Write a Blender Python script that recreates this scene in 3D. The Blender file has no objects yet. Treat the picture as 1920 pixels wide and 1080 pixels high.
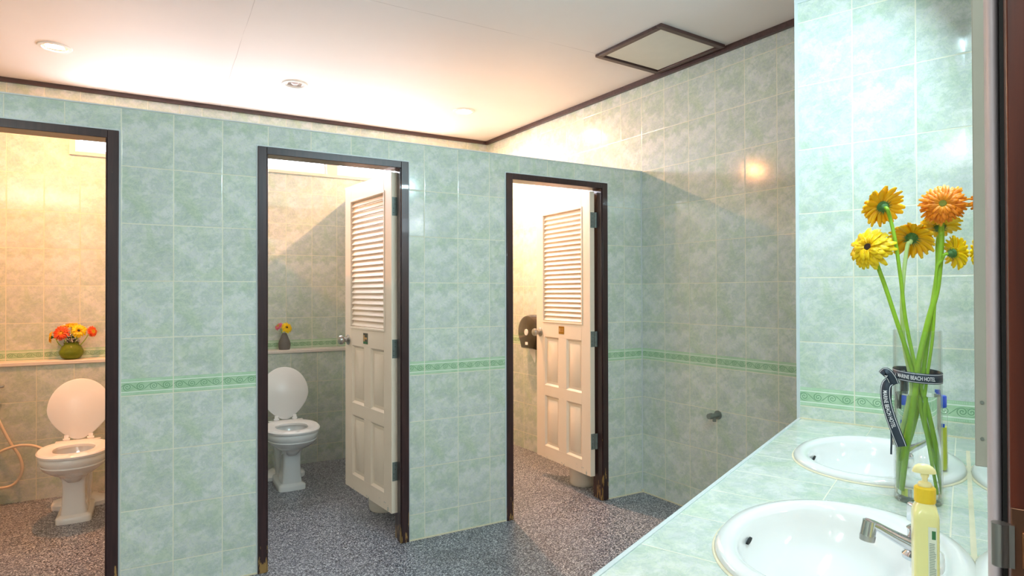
import bpy, bmesh, math, random
from math import sin, cos, pi, radians, sqrt, atan2
from mathutils import Vector, Matrix

random.seed(7)
scene = bpy.context.scene
COL = scene.collection

# ------------------------------------------------------------------ camera
YAW, PITCH, ROLL = 0.51865, 0.00767, -0.00264
FPX = 1159.66
CAM = Vector((-2.80867, -3.16408, 1.33132))
cd = bpy.data.cameras.new('camera')
cam = bpy.data.objects.new('camera', cd)
COL.objects.link(cam)
cd.sensor_width = 36.0
cd.lens = FPX / 1920.0 * 36.0
cd.clip_start = 0.01
_F = Vector((sin(YAW) * cos(PITCH), cos(YAW) * cos(PITCH), sin(PITCH)))
_R = Vector((cos(YAW), -sin(YAW), 0))
_U = _R.cross(_F)
_R2 = _R * cos(ROLL) + _U * sin(ROLL)
_U2 = _U * cos(ROLL) - _R * sin(ROLL)
cam.matrix_world = Matrix(((_R2.x, _U2.x, -_F.x, CAM.x), (_R2.y, _U2.y, -_F.y, CAM.y),
                           (_R2.z, _U2.z, -_F.z, CAM.z), (0, 0, 0, 1)))
scene.camera = cam

# ------------------------------------------------------------------ sky, daylight, exposure
world = bpy.data.worlds.new('sky')
scene.world = world
world.use_nodes = True
world.node_tree.nodes['Background'].inputs[0].default_value = (0.80, 0.90, 1.0, 1)
world.node_tree.nodes['Background'].inputs[1].default_value = 12.0
scene.view_settings.view_transform = 'Standard'
scene.view_settings.look = 'None'
scene.view_settings.exposure = 0.28
scene.view_settings.gamma = 1.0
scene.view_settings.use_curve_mapping = False


def area(name, loc, d, size, power, color, size_y=None, shape=None, spread=180, parent=None):
    l = bpy.data.lights.new(name, 'AREA')
    l.energy = power
    l.color = color
    l.size = size
    l.spread = radians(spread)
    if shape:
        l.shape = shape
    elif size_y:
        l.shape = 'RECTANGLE'
        l.size_y = size_y
    o = bpy.data.objects.new(name, l)
    COL.objects.link(o)
    o.location = loc
    o.rotation_euler = Vector(d).to_track_quat('-Z', 'Y').to_euler()
    if parent:
        o.parent = parent
    return o


WARM = (1.0, 0.47, 0.22)
WARM1 = (1.0, 0.37, 0.12)
COOL = (0.64, 0.91, 1.0)
P_LAMP1, P_LAMP3 = 34.0, 48.0
P_TUBE = 26.0
P_FILL = 42.0
P_SKY = 95.0
# daylight coming down through the high window of the stalls
area('daylight', (-1.95, 2.22, 2.56), (0, -1, -1.5), 2.5, P_SKY, (0.95, 0.88, 1.0), size_y=0.34)

# ------------------------------------------------------------------ generic helpers


def srgb(r, g, b):
    def f(c):
        c /= 255.0
        return c / 12.92 if c <= 0.04045 else ((c + 0.055) / 1.055) ** 2.4
    return (f(r), f(g), f(b), 1.0)


class NT:
    """small node-tree helper"""

    def __init__(self, name):
        self.m = bpy.data.materials.new(name)
        self.m.use_nodes = True
        self.t = self.m.node_tree
        self.b = self.t.nodes['Principled BSDF']

    def n(self, kind, **kw):
        x = self.t.nodes.new(kind)
        for k, v in kw.items():
            setattr(x, k, v)
        return x

    def l(self, a, b):
        self.t.links.new(a, b)

    def math(self, op, a, b=None, c=None, clamp=False):
        x = self.n('ShaderNodeMath', operation=op, use_clamp=clamp)
        for i, v in enumerate((a, b, c)):
            if v is None:
                continue
            if isinstance(v, (int, float)):
                x.inputs[i].default_value = v
            else:
                self.l(v, x.inputs[i])
        return x.outputs[0]

    def mix(self, f, a, b):
        x = self.n('ShaderNodeMix', data_type='RGBA')
        for i, v in ((0, f), (6, a), (7, b)):
            if isinstance(v, (int, float)):
                x.inputs[i].default_value = v
            elif isinstance(v, tuple):
                x.inputs[i].default_value = v
            else:
                self.l(v, x.inputs[i])
        return x.outputs[2]

    def step(self, v, lo, hi):
        x = self.n('ShaderNodeMapRange', interpolation_type='SMOOTHSTEP')
        self.l(v, x.inputs[0])
        x.inputs[1].default_value = lo
        x.inputs[2].default_value = hi
        return x.outputs[0]

    def noise(self, vec, scale, detail=4, rough=0.55, dist=0.0):
        x = self.n('ShaderNodeTexNoise')
        x.inputs['Scale'].default_value = scale
        x.inputs['Detail'].default_value = detail
        x.inputs['Roughness'].default_value = rough
        x.inputs['Distortion'].default_value = dist
        if vec is not None:
            self.l(vec, x.inputs['Vector'])
        return x.outputs['Fac']

    def xyz(self, a, b, c=0.0):
        x = self.n('ShaderNodeCombineXYZ')
        for i, v in enumerate((a, b, c)):
            if isinstance(v, (int, float)):
                x.inputs[i].default_value = v
            else:
                self.l(v, x.inputs[i])
        return x.outputs[0]

    def bump(self, h, strength=0.3, dist=0.001):
        x = self.n('ShaderNodeBump')
        x.inputs['Strength'].default_value = strength
        x.inputs['Distance'].default_value = dist
        self.l(h, x.inputs['Height'])
        self.l(x.outputs[0], self.b.inputs['Normal'])


def plain(name, col, rough=0.5, metal=0.0, coat=0.0, var=0.06, vscale=30.0, spec=0.5, trans=0.0, ior=1.45, sss=0.0):
    t = NT(name)
    co = t.n('ShaderNodeTexCoord').outputs['Object']
    f = t.noise(co, vscale, 4)
    a = tuple(min(1, c * (1 - var)) for c in col[:3]) + (1,)
    b = tuple(min(1, c * (1 + var)) for c in col[:3]) + (1,)
    t.l(t.mix(f, a, b), t.b.inputs['Base Color'])
    t.b.inputs['Roughness'].default_value = rough
    t.b.inputs['Metallic'].default_value = metal
    t.b.inputs['Coat Weight'].default_value = coat
    t.b.inputs['Coat Roughness'].default_value = 0.08
    t.b.inputs['Specular IOR Level'].default_value = spec
    t.b.inputs['Transmission Weight'].default_value = trans
    t.b.inputs['IOR'].default_value = ior
    if sss:
        t.b.inputs['Subsurface Weight'].default_value = sss
        t.b.inputs['Subsurface Radius'].default_value = (0.02, 0.02, 0.01)
    return t.m


def emit(name, col, s):
    m = bpy.data.materials.new(name)
    m.use_nodes = True
    nt = m.node_tree
    nt.nodes.clear()
    e = nt.nodes.new('ShaderNodeEmission')
    o = nt.nodes.new('ShaderNodeOutputMaterial')
    e.inputs[0].default_value = col
    e.inputs[1].default_value = s
    nt.links.new(e.outputs[0], o.inputs[0])
    return m


def thin_glass(name, tint=(1, 1, 1, 1), refl=0.06):
    m = bpy.data.materials.new(name)
    m.use_nodes = True
    nt = m.node_tree
    nt.nodes.clear()
    tr = nt.nodes.new('ShaderNodeBsdfTransparent')
    tr.inputs[0].default_value = tint
    gl = nt.nodes.new('ShaderNodeBsdfGlossy')
    gl.inputs['Roughness'].default_value = 0.02
    lw = nt.nodes.new('ShaderNodeLayerWeight')
    pw = nt.nodes.new('ShaderNodeMath')
    pw.operation = 'POWER'
    pw.inputs[1].default_value = 3.5
    lw.inputs[0].default_value = 0.5
    nt.links.new(lw.outputs['Facing'], pw.inputs[0])
    fr = nt.nodes.new('ShaderNodeMath')
    fr.operation = 'MULTIPLY_ADD'
    fr.inputs[1].default_value = 0.75
    fr.inputs[2].default_value = refl * 0.6
    nt.links.new(pw.outputs[0], fr.inputs[0])
    mx = nt.nodes.new('ShaderNodeMixShader')
    o = nt.nodes.new('ShaderNodeOutputMaterial')
    nt.links.new(fr.outputs[0], mx.inputs[0])
    nt.links.new(tr.outputs[0], mx.inputs[1])
    nt.links.new(gl.outputs[0], mx.inputs[2])
    nt.links.new(mx.outputs[0], o.inputs[0])
    return m


# ------------------------------------------------------------------ tile material (uv in metres)
def tile_mat(name, tw=0.2, th=0.25, band=True, light=srgb(224, 226, 222), dark=srgb(180, 194, 184),
             vein=srgb(190, 211, 180), grout=srgb(228, 226, 205), rough=0.12, gw=0.0020):
    t = NT(name)
    uv = t.n('ShaderNodeUVMap').outputs[0]
    s = t.n('ShaderNodeSeparateXYZ')
    t.l(uv, s.inputs[0])
    u, v = s.outputs[0], s.outputs[1]
    cu = t.math('FLOOR', t.math('DIVIDE', u, tw))
    cv = t.math('FLOOR', t.math('DIVIDE', v, th))
    lu = t.math('SUBTRACT', u, t.math('MULTIPLY', cu, tw))
    lv = t.math('SUBTRACT', v, t.math('MULTIPLY', cv, th))
    wn = t.n('ShaderNodeTexWhiteNoise', noise_dimensions='2D')
    t.l(t.xyz(cu, cv), wn.inputs[0])
    rnd = wn.outputs[0]
    # the tiles carry a printed marble pattern; four prints repeat over the wall
    r4 = t.math('MULTIPLY', t.math('FLOOR', t.math('MULTIPLY', rnd, 5.0)), 1.7)
    p = t.xyz(t.math('ADD', lu, t.math('MULTIPLY', lv, -0.45)), t.math('MULTIPLY', lv, 1.25), r4)
    n1 = t.noise(p, 10.5, 8, 0.68, 0.4)
    n2 = t.noise(p, 15.0, 7, 0.66, 0.7)
    n3 = t.noise(t.xyz(lu, lv, t.math('ADD', r4, 9.0)), 70.0, 3, 0.6)
    f = t.step(n1, 0.30, 0.68)
    c = t.mix(f, dark, light)
    p2 = t.xyz(t.math('ADD', lu, 3.1), t.math('ADD', lv, t.math('MULTIPLY', lu, 0.5)), t.math('ADD', r4, 4.0))
    big = t.noise(p2, 7.0, 6, 0.6, 0.5)
    c = t.mix(t.math('MULTIPLY', t.step(big, 0.48, 0.66), 0.65), c, srgb(206, 211, 209))
    c = t.mix(t.math('MULTIPLY', t.step(big, 0.50, 0.36), 0.55), c, srgb(182, 202, 170))
    n4 = t.noise(p2, 28.0, 7, 0.7, 0.6)
    hair = t.math('SUBTRACT', 1.0, t.math('MULTIPLY', t.math('ABSOLUTE', t.math('SUBTRACT', n4, 0.5)), 34.0), clamp=True)
    c = t.mix(t.math('MULTIPLY', hair, 0.38), c, srgb(152, 178, 156))
    f2 = t.math('SUBTRACT', 1.0, t.math('MULTIPLY', t.math('ABSOLUTE', t.math('SUBTRACT', n2, 0.5)), 22.0), clamp=True)
    c = t.mix(t.math('MULTIPLY', f2, 0.50), c, srgb(216, 224, 200))
    f3 = t.math('SUBTRACT', 1.0, t.math('MULTIPLY', t.math('ABSOLUTE', t.math('SUBTRACT', n1, 0.47)), 30.0), clamp=True)
    c = t.mix(t.math('MULTIPLY', f3, 0.22), c, srgb(160, 186, 170))
    c = t.mix(t.math('MULTIPLY', t.step(n3, 0.35, 0.75), 0.16), c, srgb(222, 228, 222))
    tone = t.math('MULTIPLY', t.math('SUBTRACT', rnd, 0.5), 0.07)
    hs = t.n('ShaderNodeHueSaturation')
    t.l(t.math('ADD', 1.0, tone), hs.inputs['Value'])
    t.l(c, hs.inputs['Color'])
    c = hs.outputs[0]
    if band:
        inrow = t.math('COMPARE', cv, 3.0, 0.2)
        inb = t.math('MULTIPLY', inrow, t.math('LESS_THAN', lv, 0.074))
        bandc = t.mix(t.step(n2, 0.3, 0.7), srgb(164, 200, 160), srgb(186, 214, 182))
        # swirls, four per tile, in the strip 0.018..0.058
        pu = t.math('PINGPONG', lu, 1000.0)
        k = t.math('FLOOR', t.math('DIVIDE', lu, tw / 4))
        qx = t.math('SUBTRACT', lu, t.math('MULTIPLY', t.math('ADD', k, 0.5), tw / 4))
        par = t.math('SUBTRACT', t.math('MULTIPLY', t.math('MODULO', k, 2.0), 2.0), 1.0)
        qy = t.math('SUBTRACT', lv, 0.038)
        qy2 = t.math('MULTIPLY', qy, par)
        r = t.math('SQRT', t.math('ADD', t.math('MULTIPLY', qx, qx), t.math('MULTIPLY', qy, qy)))
        a = t.math('ARCTAN2', qy2, qx)
        sw = t.math('SINE', t.math('ADD', t.math('MULTIPLY', r, 760.0), a))
        sw = t.math('MULTIPLY', t.math('GREATER_THAN', sw, 0.5), t.math('LESS_THAN', r, 0.0165))
        w1 = t.math('MULTIPLY', t.math('SINE', t.math('MULTIPLY', lu, 2 * pi / (tw / 2))), 0.015)
        wv = t.math('LESS_THAN', t.math('ABSOLUTE', t.math('SUBTRACT', qy, w1)), 0.0016)
        wv = t.math('MULTIPLY', wv, t.math('GREATER_THAN', r, 0.016))
        sw = t.math('MAXIMUM', sw, wv)
        strip = t.math('LESS_THAN', t.math('ABSOLUTE', t.math('SUBTRACT', lv, 0.038)), 0.0195)
        sw = t.math('MULTIPLY', sw, strip)
        bc = t.mix(t.math('MULTIPLY', sw, 0.75), bandc, srgb(92, 140, 104))
        # dotted rows above and below
        d1 = t.math('LESS_THAN', t.math('ABSOLUTE', t.math('SUBTRACT', lv, 0.068)), 0.0035)
        d2 = t.math('LESS_THAN', t.math('ABSOLUTE', t.math('SUBTRACT', lv, 0.0085)), 0.0035)
        dots = t.math('MULTIPLY', t.math('MAXIMUM', d1, d2),
                      t.math('GREATER_THAN', t.math('SINE', t.math('MULTIPLY', lu, 2 * pi / 0.005)), 0.1))
        bc = t.mix(t.math('MULTIPLY', dots, 0.5), bc, srgb(212, 232, 214))
        l1 = t.math('LESS_THAN', t.math('ABSOLUTE', t.math('SUBTRACT', lv, 0.0595)), 0.0022)
        l2 = t.math('LESS_THAN', t.math('ABSOLUTE', t.math('SUBTRACT', lv, 0.0165)), 0.0022)
        bc = t.mix(t.math('MAXIMUM', l1, l2), bc, srgb(226, 236, 222))
        c = t.mix(inb, c, bc)
    gu = t.math('MINIMUM', lu, t.math('SUBTRACT', tw, lu))
    gv = t.math('MINIMUM', lv, t.math('SUBTRACT', th, lv))
    gm = t.math('MINIMUM', gu, gv)
    g = t.math('SUBTRACT', 1.0, t.step(gm, gw * 0.7, gw * 1.3))
    dirt = t.step(t.noise(t.xyz(u, v), 5.0, 4), 0.45, 0.75)
    gc = t.mix(t.math('MULTIPLY', dirt, 0.5), grout, srgb(196, 186, 152))
    c = t.mix(g, c, gc)
    t.l(c, t.b.inputs['Base Color'])
    t.l(t.math('ADD', t.math('MULTIPLY', g, 0.5), rough), t.b.inputs['Roughness'])
    t.b.inputs['Specular IOR Level'].default_value = 0.55
    hgt = t.math('ADD', t.math('MULTIPLY', t.step(gm, gw * 0.5, gw * 2.5), 1.0),
                 t.math('MULTIPLY', t.noise(t.xyz(u, v), 16.0, 2), 0.25))
    t.bump(hgt, 0.35, 0.0012)
    return t.m


def terrazzo():
    t = NT('terrazzo')
    co = t.n('ShaderNodeTexCoord').outputs['Object']

    def vor(scale, seed):
        mp = t.n('ShaderNodeMapping')
        mp.inputs['Location'].default_value = (seed, seed * 1.7, 0)
        t.l(co, mp.inputs[0])
        x = t.n('ShaderNodeTexVoronoi', feature='F1')
        x.inputs['Scale'].default_value = scale
        t.l(mp.outputs[0], x.inputs['Vector'])
        return x
    a = vor(210.0, 0.0)
    sp = t.n('ShaderNodeSeparateColor')
    t.l(a.outputs['Color'], sp.inputs[0])
    r1, r2 = sp.outputs[0], sp.outputs[1]
    base = t.mix(r2, srgb(104, 106, 118), srgb(136, 138, 148))
    c = t.mix(t.math('GREATER_THAN', r1, 0.80), base, srgb(206, 208, 212))
    c = t.mix(t.math('LESS_THAN', r1, 0.24), c, srgb(34, 38, 46))
    b = vor(120.0, 3.3)
    sp2 = t.n('ShaderNodeSeparateColor')
    t.l(b.outputs['Color'], sp2.inputs[0])
    c = t.mix(t.math('MULTIPLY', t.math('GREATER_THAN', sp2.outputs[0], 0.90), t.step(b.outputs['Distance'], 0.006, 0.001)),
              c, srgb(214, 214, 210))
    big = t.noise(co, 1.6, 5, 0.6, 0.5)
    c2 = t.mix(0.42, c, srgb(62, 62, 60))
    c = t.mix(t.step(big, 0.52, 0.72), c, c2)
    t.l(c, t.b.inputs['Base Color'])
    t.b.inputs['Roughness'].default_value = 0.34
    t.bump(a.outputs['Distance'], 0.12, 0.0005)
    return t.m


def ceiling_mat():
    t = NT('ceiling_board')
    co = t.n('ShaderNodeTexCoord').outputs['Object']
    s = t.n('ShaderNodeSeparateXYZ')
    t.l(co, s.inputs[0])
    x, y = s.outputs[0], s.outputs[1]
    wob = t.math('MULTIPLY', t.math('SUBTRACT', t.noise(co, 3.0, 3), 0.5), 0.012)
    lx = t.math('ABSOLUTE', t.math('SUBTRACT', t.math('PINGPONG', t.math('ADD', t.math('ADD', x, 2.41), wob), 2.40), 0.0))
    ly = t.math('ABSOLUTE', t.math('SUBTRACT', t.math('PINGPONG', t.math('ADD', t.math('ADD', y, 0.235), wob), 1.20), 0.0))
    g = t.math('SUBTRACT', 1.0, t.step(t.math('MINIMUM', lx, ly), 0.0006, 0.0022))
    n = t.noise(co, 2.0, 4)
    c = t.mix(n, srgb(232, 226, 224), srgb(240, 235, 233))
    c = t.mix(t.math('MULTIPLY', g, t.math('MULTIPLY', t.step(t.noise(co, 2.3, 2), 0.35, 0.6), 0.55)), c, srgb(150, 140, 140))
    t.l(c, t.b.inputs['Base Color'])
    t.b.inputs['Roughness'].default_value = 0.7
    return t.m


def wood_mat(name, c1, c2, axis=2, rough=0.4, scale=9.0, coat=0.2):
    t = NT(name)
    co = t.n('ShaderNodeTexCoord').outputs['Object']
    mp = t.n('ShaderNodeMapping')
    sc = [scale * 5] * 3
    sc[axis] = scale * 0.35
    mp.inputs['Scale'].default_value = sc
    t.l(co, mp.inputs[0])
    f = t.noise(mp.outputs[0], 1.0, 6, 0.6, 0.6)
    t.l(t.mix(t.step(f, 0.3, 0.7), c1, c2), t.b.inputs['Base Color'])
    t.b.inputs['Roughness'].default_value = rough
    t.b.inputs['Coat Weight'].default_value = coat
    t.bump(f, 0.15, 0.0006)
    return t.m


def frame_wood():
    t = NT('dark_frame_wood')
    co = t.n('ShaderNodeTexCoord').outputs['Object']
    s = t.n('ShaderNodeSeparateXYZ')
    t.l(co, s.inputs[0])
    mp = t.n('ShaderNodeMapping')
    mp.inputs['Scale'].default_value = (60, 60, 4)
    t.l(co, mp.inputs[0])
    f = t.noise(mp.outputs[0], 1.0, 6, 0.6, 0.6)
    c = t.mix(t.step(f, 0.3, 0.7), srgb(42, 24, 26), srgb(60, 36, 36))
    # worn paint at the foot of the frame shows bare wood
    low = t.math('SUBTRACT', 1.0, t.step(s.outputs[2], 0.02, 0.30))
    mp2 = t.n('ShaderNodeMapping')
    mp2.inputs['Scale'].default_value = (50, 50, 9)
    t.l(co, mp2.inputs[0])
    w = t.noise(mp2.outputs[0], 1.0, 5, 0.6)
    ch = t.math('GREATER_THAN', t.math('ADD', w, t.math('MULTIPLY', low, 0.22)), 0.74)
    c = t.mix(ch, c, t.mix(w, srgb(120, 84, 44), srgb(176, 140, 84)))
    t.l(c, t.b.inputs['Base Color'])
    t.b.inputs['Roughness'].default_value = 0.35
    t.b.inputs['Coat Weight'].default_value = 0.2
    t.bump(f, 0.15, 0.0006)
    return t.m


def door_paint():
    t = NT('cream_door_paint')
    co = t.n('ShaderNodeTexCoord').outputs['Object']
    s = t.n('ShaderNodeSeparateXYZ')
    t.l(co, s.inputs[0])
    n = t.noise(co, 14.0, 6, 0.65)
    c = t.mix(t.noise(co, 5.0, 4), srgb(238, 218, 194), srgb(246, 229, 208))
    # chipped paint near the foot of the leaf and on the hinge edge: old grey-green coat shows
    low = t.math('SUBTRACT', 1.0, t.step(s.outputs[2], 0.145, 0.26))
    ch = t.math('GREATER_THAN', t.math('ADD', n, t.math('MULTIPLY', low, 0.22)), 0.80)
    c = t.mix(ch, c, srgb(160, 172, 162))
    t.l(c, t.b.inputs['Base Color'])
    t.b.inputs['Roughness'].default_value = 0.42
    t.bump(n, 0.1, 0.0006)
    return t.m


M = {}
M['tile'] = tile_mat('green_marble_tile')
M['tile_pier'] = M['tile']
M['tile_counter'] = tile_mat('counter_tile', tw=0.206, th=0.248, band=False, gw=0.0014)
M['floor'] = terrazzo()
M['ceiling'] = ceiling_mat()
M['dark_wood'] = wood_mat('dark_brown_wood', srgb(44, 24, 24), srgb(62, 36, 34), rough=0.35)
M['frame_wood'] = frame_wood()
M['trim_wood'] = wood_mat('brown_trim_wood', srgb(66, 44, 42), srgb(84, 58, 54), axis=0, rough=0.5)
M['mahogany'] = wood_mat('mahogany', srgb(70, 24, 12), srgb(104, 40, 18), rough=0.35)
M['door'] = door_paint()
M['white_trim'] = plain('white_tile_trim', srgb(204, 212, 212), 0.3)
M['caulk'] = plain('cream_caulk', srgb(226, 216, 186), 0.7, var=0.15)
M['ledge'] = plain('cream_ledge', srgb(228, 218, 208), 0.25)
M['porcelain'] = plain('white_porcelain', srgb(236, 236, 234), 0.1, coat=0.6, var=0.01)
M['seat'] = plain('white_plastic_seat', srgb(240, 238, 236), 0.25, var=0.01)
M['chrome'] = plain('chrome', srgb(210, 212, 216), 0.12, metal=1.0, var=0.02)
M['steel'] = plain('brushed_steel', srgb(176, 174, 170), 0.32, metal=1.0, var=0.1)
M['old_steel'] = plain('worn_hinge_steel', srgb(136, 144, 138), 0.45, metal=0.45, var=0.2)
M['brass'] = plain('brass', srgb(176, 130, 52), 0.35, metal=0.9)
M['alu'] = plain('white_aluminium', srgb(214, 214, 216), 0.4, metal=0.2)
M['win_frame'] = plain('cream_window_frame', srgb(230, 214, 196), 0.6)
M['pane'] = thin_glass('window_glass')
M['glass'] = thin_glass('vase_glass', (0.972, 0.985, 0.98, 1), 0.08)
M['mirror'] = plain('mirror_silver', (0.93, 0.95, 0.94, 1), 0.0, metal=1.0, var=0.0)
M['strip'] = plain('grey_metal_strip', srgb(176, 178, 166), 0.5, metal=0.1, var=0.08)
M['jamb'] = plain('grey_jamb_paint', srgb(196, 186, 192), 0.45, var=0.04)
M['yellow_cap'] = plain('yellow_plastic', srgb(240, 206, 52), 0.4, sss=0.1, var=0.03)
M['soap_body'] = plain('pale_yellow_soap', srgb(240, 236, 168), 0.22, sss=0.3, var=0.02)
M['pump'] = plain('translucent_pump', srgb(244, 236, 176), 0.3, sss=0.2, var=0.02)
M['label'] = plain('label_film', srgb(226, 232, 216), 0.4, var=0.01)
M['blue'] = plain('blue_plastic', srgb(30, 84, 206), 0.35, var=0.03)
M['lime'] = plain('lime_liquid', srgb(214, 226, 60), 0.3, sss=0.3, var=0.03)
M['print_grey'] = plain('print_grey', srgb(130, 150, 140), 0.6)
M['navy'] = plain('navy_ribbon', srgb(44, 56, 70), 0.5, var=0.1)
M['silver_print'] = plain('silver_print', srgb(228, 232, 236), 0.5)
M['stem'] = plain('flower_stem', srgb(150, 198, 52), 0.45, var=0.18, vscale=60, sss=0.08)
M['pale_stem'] = plain('pale_flower_stem', srgb(196, 224, 150), 0.45, var=0.12, vscale=60, sss=0.08)
M['calyx'] = plain('calyx_green', srgb(78, 124, 66), 0.6, var=0.2, vscale=200)
M['smoke'] = plain('smoky_plastic', srgb(62, 54, 40), 0.12, coat=0.5, var=0.1, vscale=8)
M['paper'] = plain('tissue_paper', srgb(240, 238, 236), 0.9)
M['bin'] = plain('cream_bin_plastic', srgb(226, 214, 196), 0.45, var=0.04)
M['hose'] = plain('cream_hose', srgb(232, 212, 186), 0.4, var=0.03)
M['grey_vase'] = plain('grey_ceramic', srgb(112, 108, 104), 0.45, var=0.08)
M['green_glass'] = plain('green_glass', srgb(150, 170, 50), 0.12, trans=0.55, ior=1.3, var=0.3, vscale=60)
M['foliage'] = plain('dark_foliage', srgb(46, 58, 30), 0.6, var=0.3, vscale=120)
M['white_paint'] = plain('white_paint', srgb(232, 232, 230), 0.6)
M['hatch'] = plain('hatch_board', srgb(226, 224, 214), 0.6, var=0.05, vscale=12)
M['dark'] = plain('dark_gap', srgb(20, 18, 18), 0.7)
M['green_sign'] = plain('green_print', srgb(60, 120, 76), 0.5)
M['tan_sign'] = plain('tan_print', srgb(216, 170, 110), 0.5)
M['bronze'] = plain('bronze_sign', srgb(96, 92, 78), 0.35, metal=0.4)
M['reflector'] = plain('lamp_reflector', srgb(226, 222, 226), 0.2, metal=0.8, var=0.02)
M['bulb_warm'] = emit('warm_bulb', (1.0, 0.72, 0.42, 1), 60.0)
M['bulb_off'] = plain('unlit_bulb', srgb(226, 222, 232), 0.2)
M['tube'] = emit('fluorescent_tube', (0.80, 0.96, 1.0, 1), 8.0)


def petal_mat(name, inner, mid, tip, R):
    t = NT(name)
    co = t.n('ShaderNodeTexCoord').outputs['Object']
    ln = t.n('ShaderNodeVectorMath', operation='LENGTH')
    t.l(co, ln.inputs[0])
    r = t.math('DIVIDE', ln.outputs['Value'], R)
    n = t.noise(co, 260.0, 3)
    r = t.math('ADD', r, t.math('MULTIPLY', t.math('SUBTRACT', n, 0.5), 0.25))
    c = t.mix(t.step(r, 0.2, 0.55), inner, mid)
    c = t.mix(t.step(r, 0.8, 1.1), c, tip)
    t.l(c, t.b.inputs['Base Color'])
    t.b.inputs['Roughness'].default_value = 0.5
    t.b.inputs['Subsurface Weight'].default_value = 0.15
    t.b.inputs['Subsurface Radius'].default_value = (0.01, 0.008, 0.003)
    return t.m


# ------------------------------------------------------------------ mesh helpers
def link(o, parent=None):
    COL.objects.link(o)
    if parent is not None:
        o.parent = parent
    return o


def tag(o, label=None, cat=None, group=None, kind=None):
    if label:
        o['label'] = label
    if cat:
        o['category'] = cat
    if group:
        o['group'] = group
    if kind:
        o['kind'] = kind
    return o


def empty(name, loc=(0, 0, 0), rz=0.0):
    o = bpy.data.objects.new(name, None)
    o.empty_display_size = 0.05
    o.location = loc
    o.rotation_euler = (0, 0, rz)
    return link(o)


def build(name, bm, mats, parent=None, smooth=None, bevel=None, loc=None):
    if not isinstance(mats, (list, tuple)):
        mats = [mats]
    bmesh.ops.recalc_face_normals(bm, faces=bm.faces)
    me = bpy.data.meshes.new(name)
    bm.to_mesh(me)
    bm.free()
    for m in mats:
        me.materials.append(m)
    o = bpy.data.objects.new(name, me)
    link(o, parent)
    if loc:
        o.location = loc
    if smooth:
        for p in me.polygons:
            p.use_smooth = True
        try:
            me.set_sharp_from_angle(angle=radians(smooth))
        except Exception:
            pass
    if bevel:
        md = o.modifiers.new('bevel', 'BEVEL')
        md.width = bevel
        md.segments = 2
        md.limit_method = 'ANGLE'
        md.angle_limit = radians(40)
        for p in me.polygons:
            p.use_smooth = True
        try:
            me.set_sharp_from_angle(angle=radians(35))
        except Exception:
            pass
    return o


def box(bm, x0, x1, y0, y1, z0, z1, mi=0, mat=None):
    vs = [bm.verts.new(Vector(c)) for c in
          ((x0, y0, z0), (x1, y0, z0), (x1, y1, z0), (x0, y1, z0), (x0, y0, z1), (x1, y0, z1), (x1, y1, z1), (x0, y1, z1))]
    if mat is not None:
        for v in vs:
            v.co = mat @ v.co
    for f in ((0, 3, 2, 1), (4, 5, 6, 7), (0, 1, 5, 4), (1, 2, 6, 5), (2, 3, 7, 6), (3, 0, 4, 7)):
        fc = bm.faces.new([vs[i] for i in f])
        fc.material_index = mi
    return vs


def prism(bm, pts, z0, z1, mi=0):
    a = [bm.verts.new((p[0], p[1], z0)) for p in pts]
    b = [bm.verts.new((p[0], p[1], z1)) for p in pts]
    n = len(pts)
    bm.faces.new(a[::-1]).material_index = mi
    bm.faces.new(b).material_index = mi
    for i in range(n):
        bm.faces.new((a[i], a[(i + 1) % n], b[(i + 1) % n], b[i])).material_index = mi


def loft(bm, rings, cap0=True, cap1=True, mi=0, closed=True):
    prev = None
    first = None
    for r in rings:
        vs = [bm.verts.new(Vector(p)) for p in r]
        if prev:
            n = len(vs)
            for i in range(n if closed else n - 1):
                f = bm.faces.new((prev[i], prev[(i + 1) % n], vs[(i + 1) % n], vs[i]))
                f.material_index = mi
        else:
            first = vs
        prev = vs
    if cap0:
        bm.faces.new(first[::-1]).material_index = mi
    if cap1:
        bm.faces.new(prev).material_index = mi


def lathe(bm, prof, seg=40, c=(0, 0, 0), mi=0, cap0=True, cap1=True):
    rings = [[(c[0] + r * cos(2 * pi * i / seg), c[1] + r * sin(2 * pi * i / seg), c[2] + z) for i in range(seg)]
             for r, z in prof]
    loft(bm, rings, cap0, cap1, mi)


def tube(bm, pts, r, seg=12, mi=0, cap=True):
    pts = [Vector(p) for p in pts]
    rad = r if isinstance(r, (list, tuple)) else [r] * len(pts)
    rings = []
    up = None
    for i, p in enumerate(pts):
        d = (pts[min(i + 1, len(pts) - 1)] - pts[max(i - 1, 0)]).normalized()
        if up is None:
            up = d.orthogonal().normalized()
        up = (up - d * up.dot(d)).normalized()
        w = d.cross(up)
        rings.append([p + (up * cos(2 * pi * k / seg) + w * sin(2 * pi * k / seg)) * rad[i] for k in range(seg)])
    loft(bm, rings, cap, cap, mi)


def spline(ctrl, n=12):
    """Catmull-Rom through the points"""
    P = [Vector(p) for p in ctrl]
    P = [P[0] * 2 - P[1]] + P + [P[-1] * 2 - P[-2]]
    out = []
    for i in range(1, len(P) - 2):
        for k in range(n):
            t = k / n
            a, b, c, d = P[i - 1], P[i], P[i + 1], P[i + 2]
            out.append(0.5 * ((2 * b) + (c - a) * t + (2 * a - 5 * b + 4 * c - d) * t * t + (3 * b - a - 3 * c + d) * t ** 3))
    out.append(P[-2])
    return out


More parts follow.
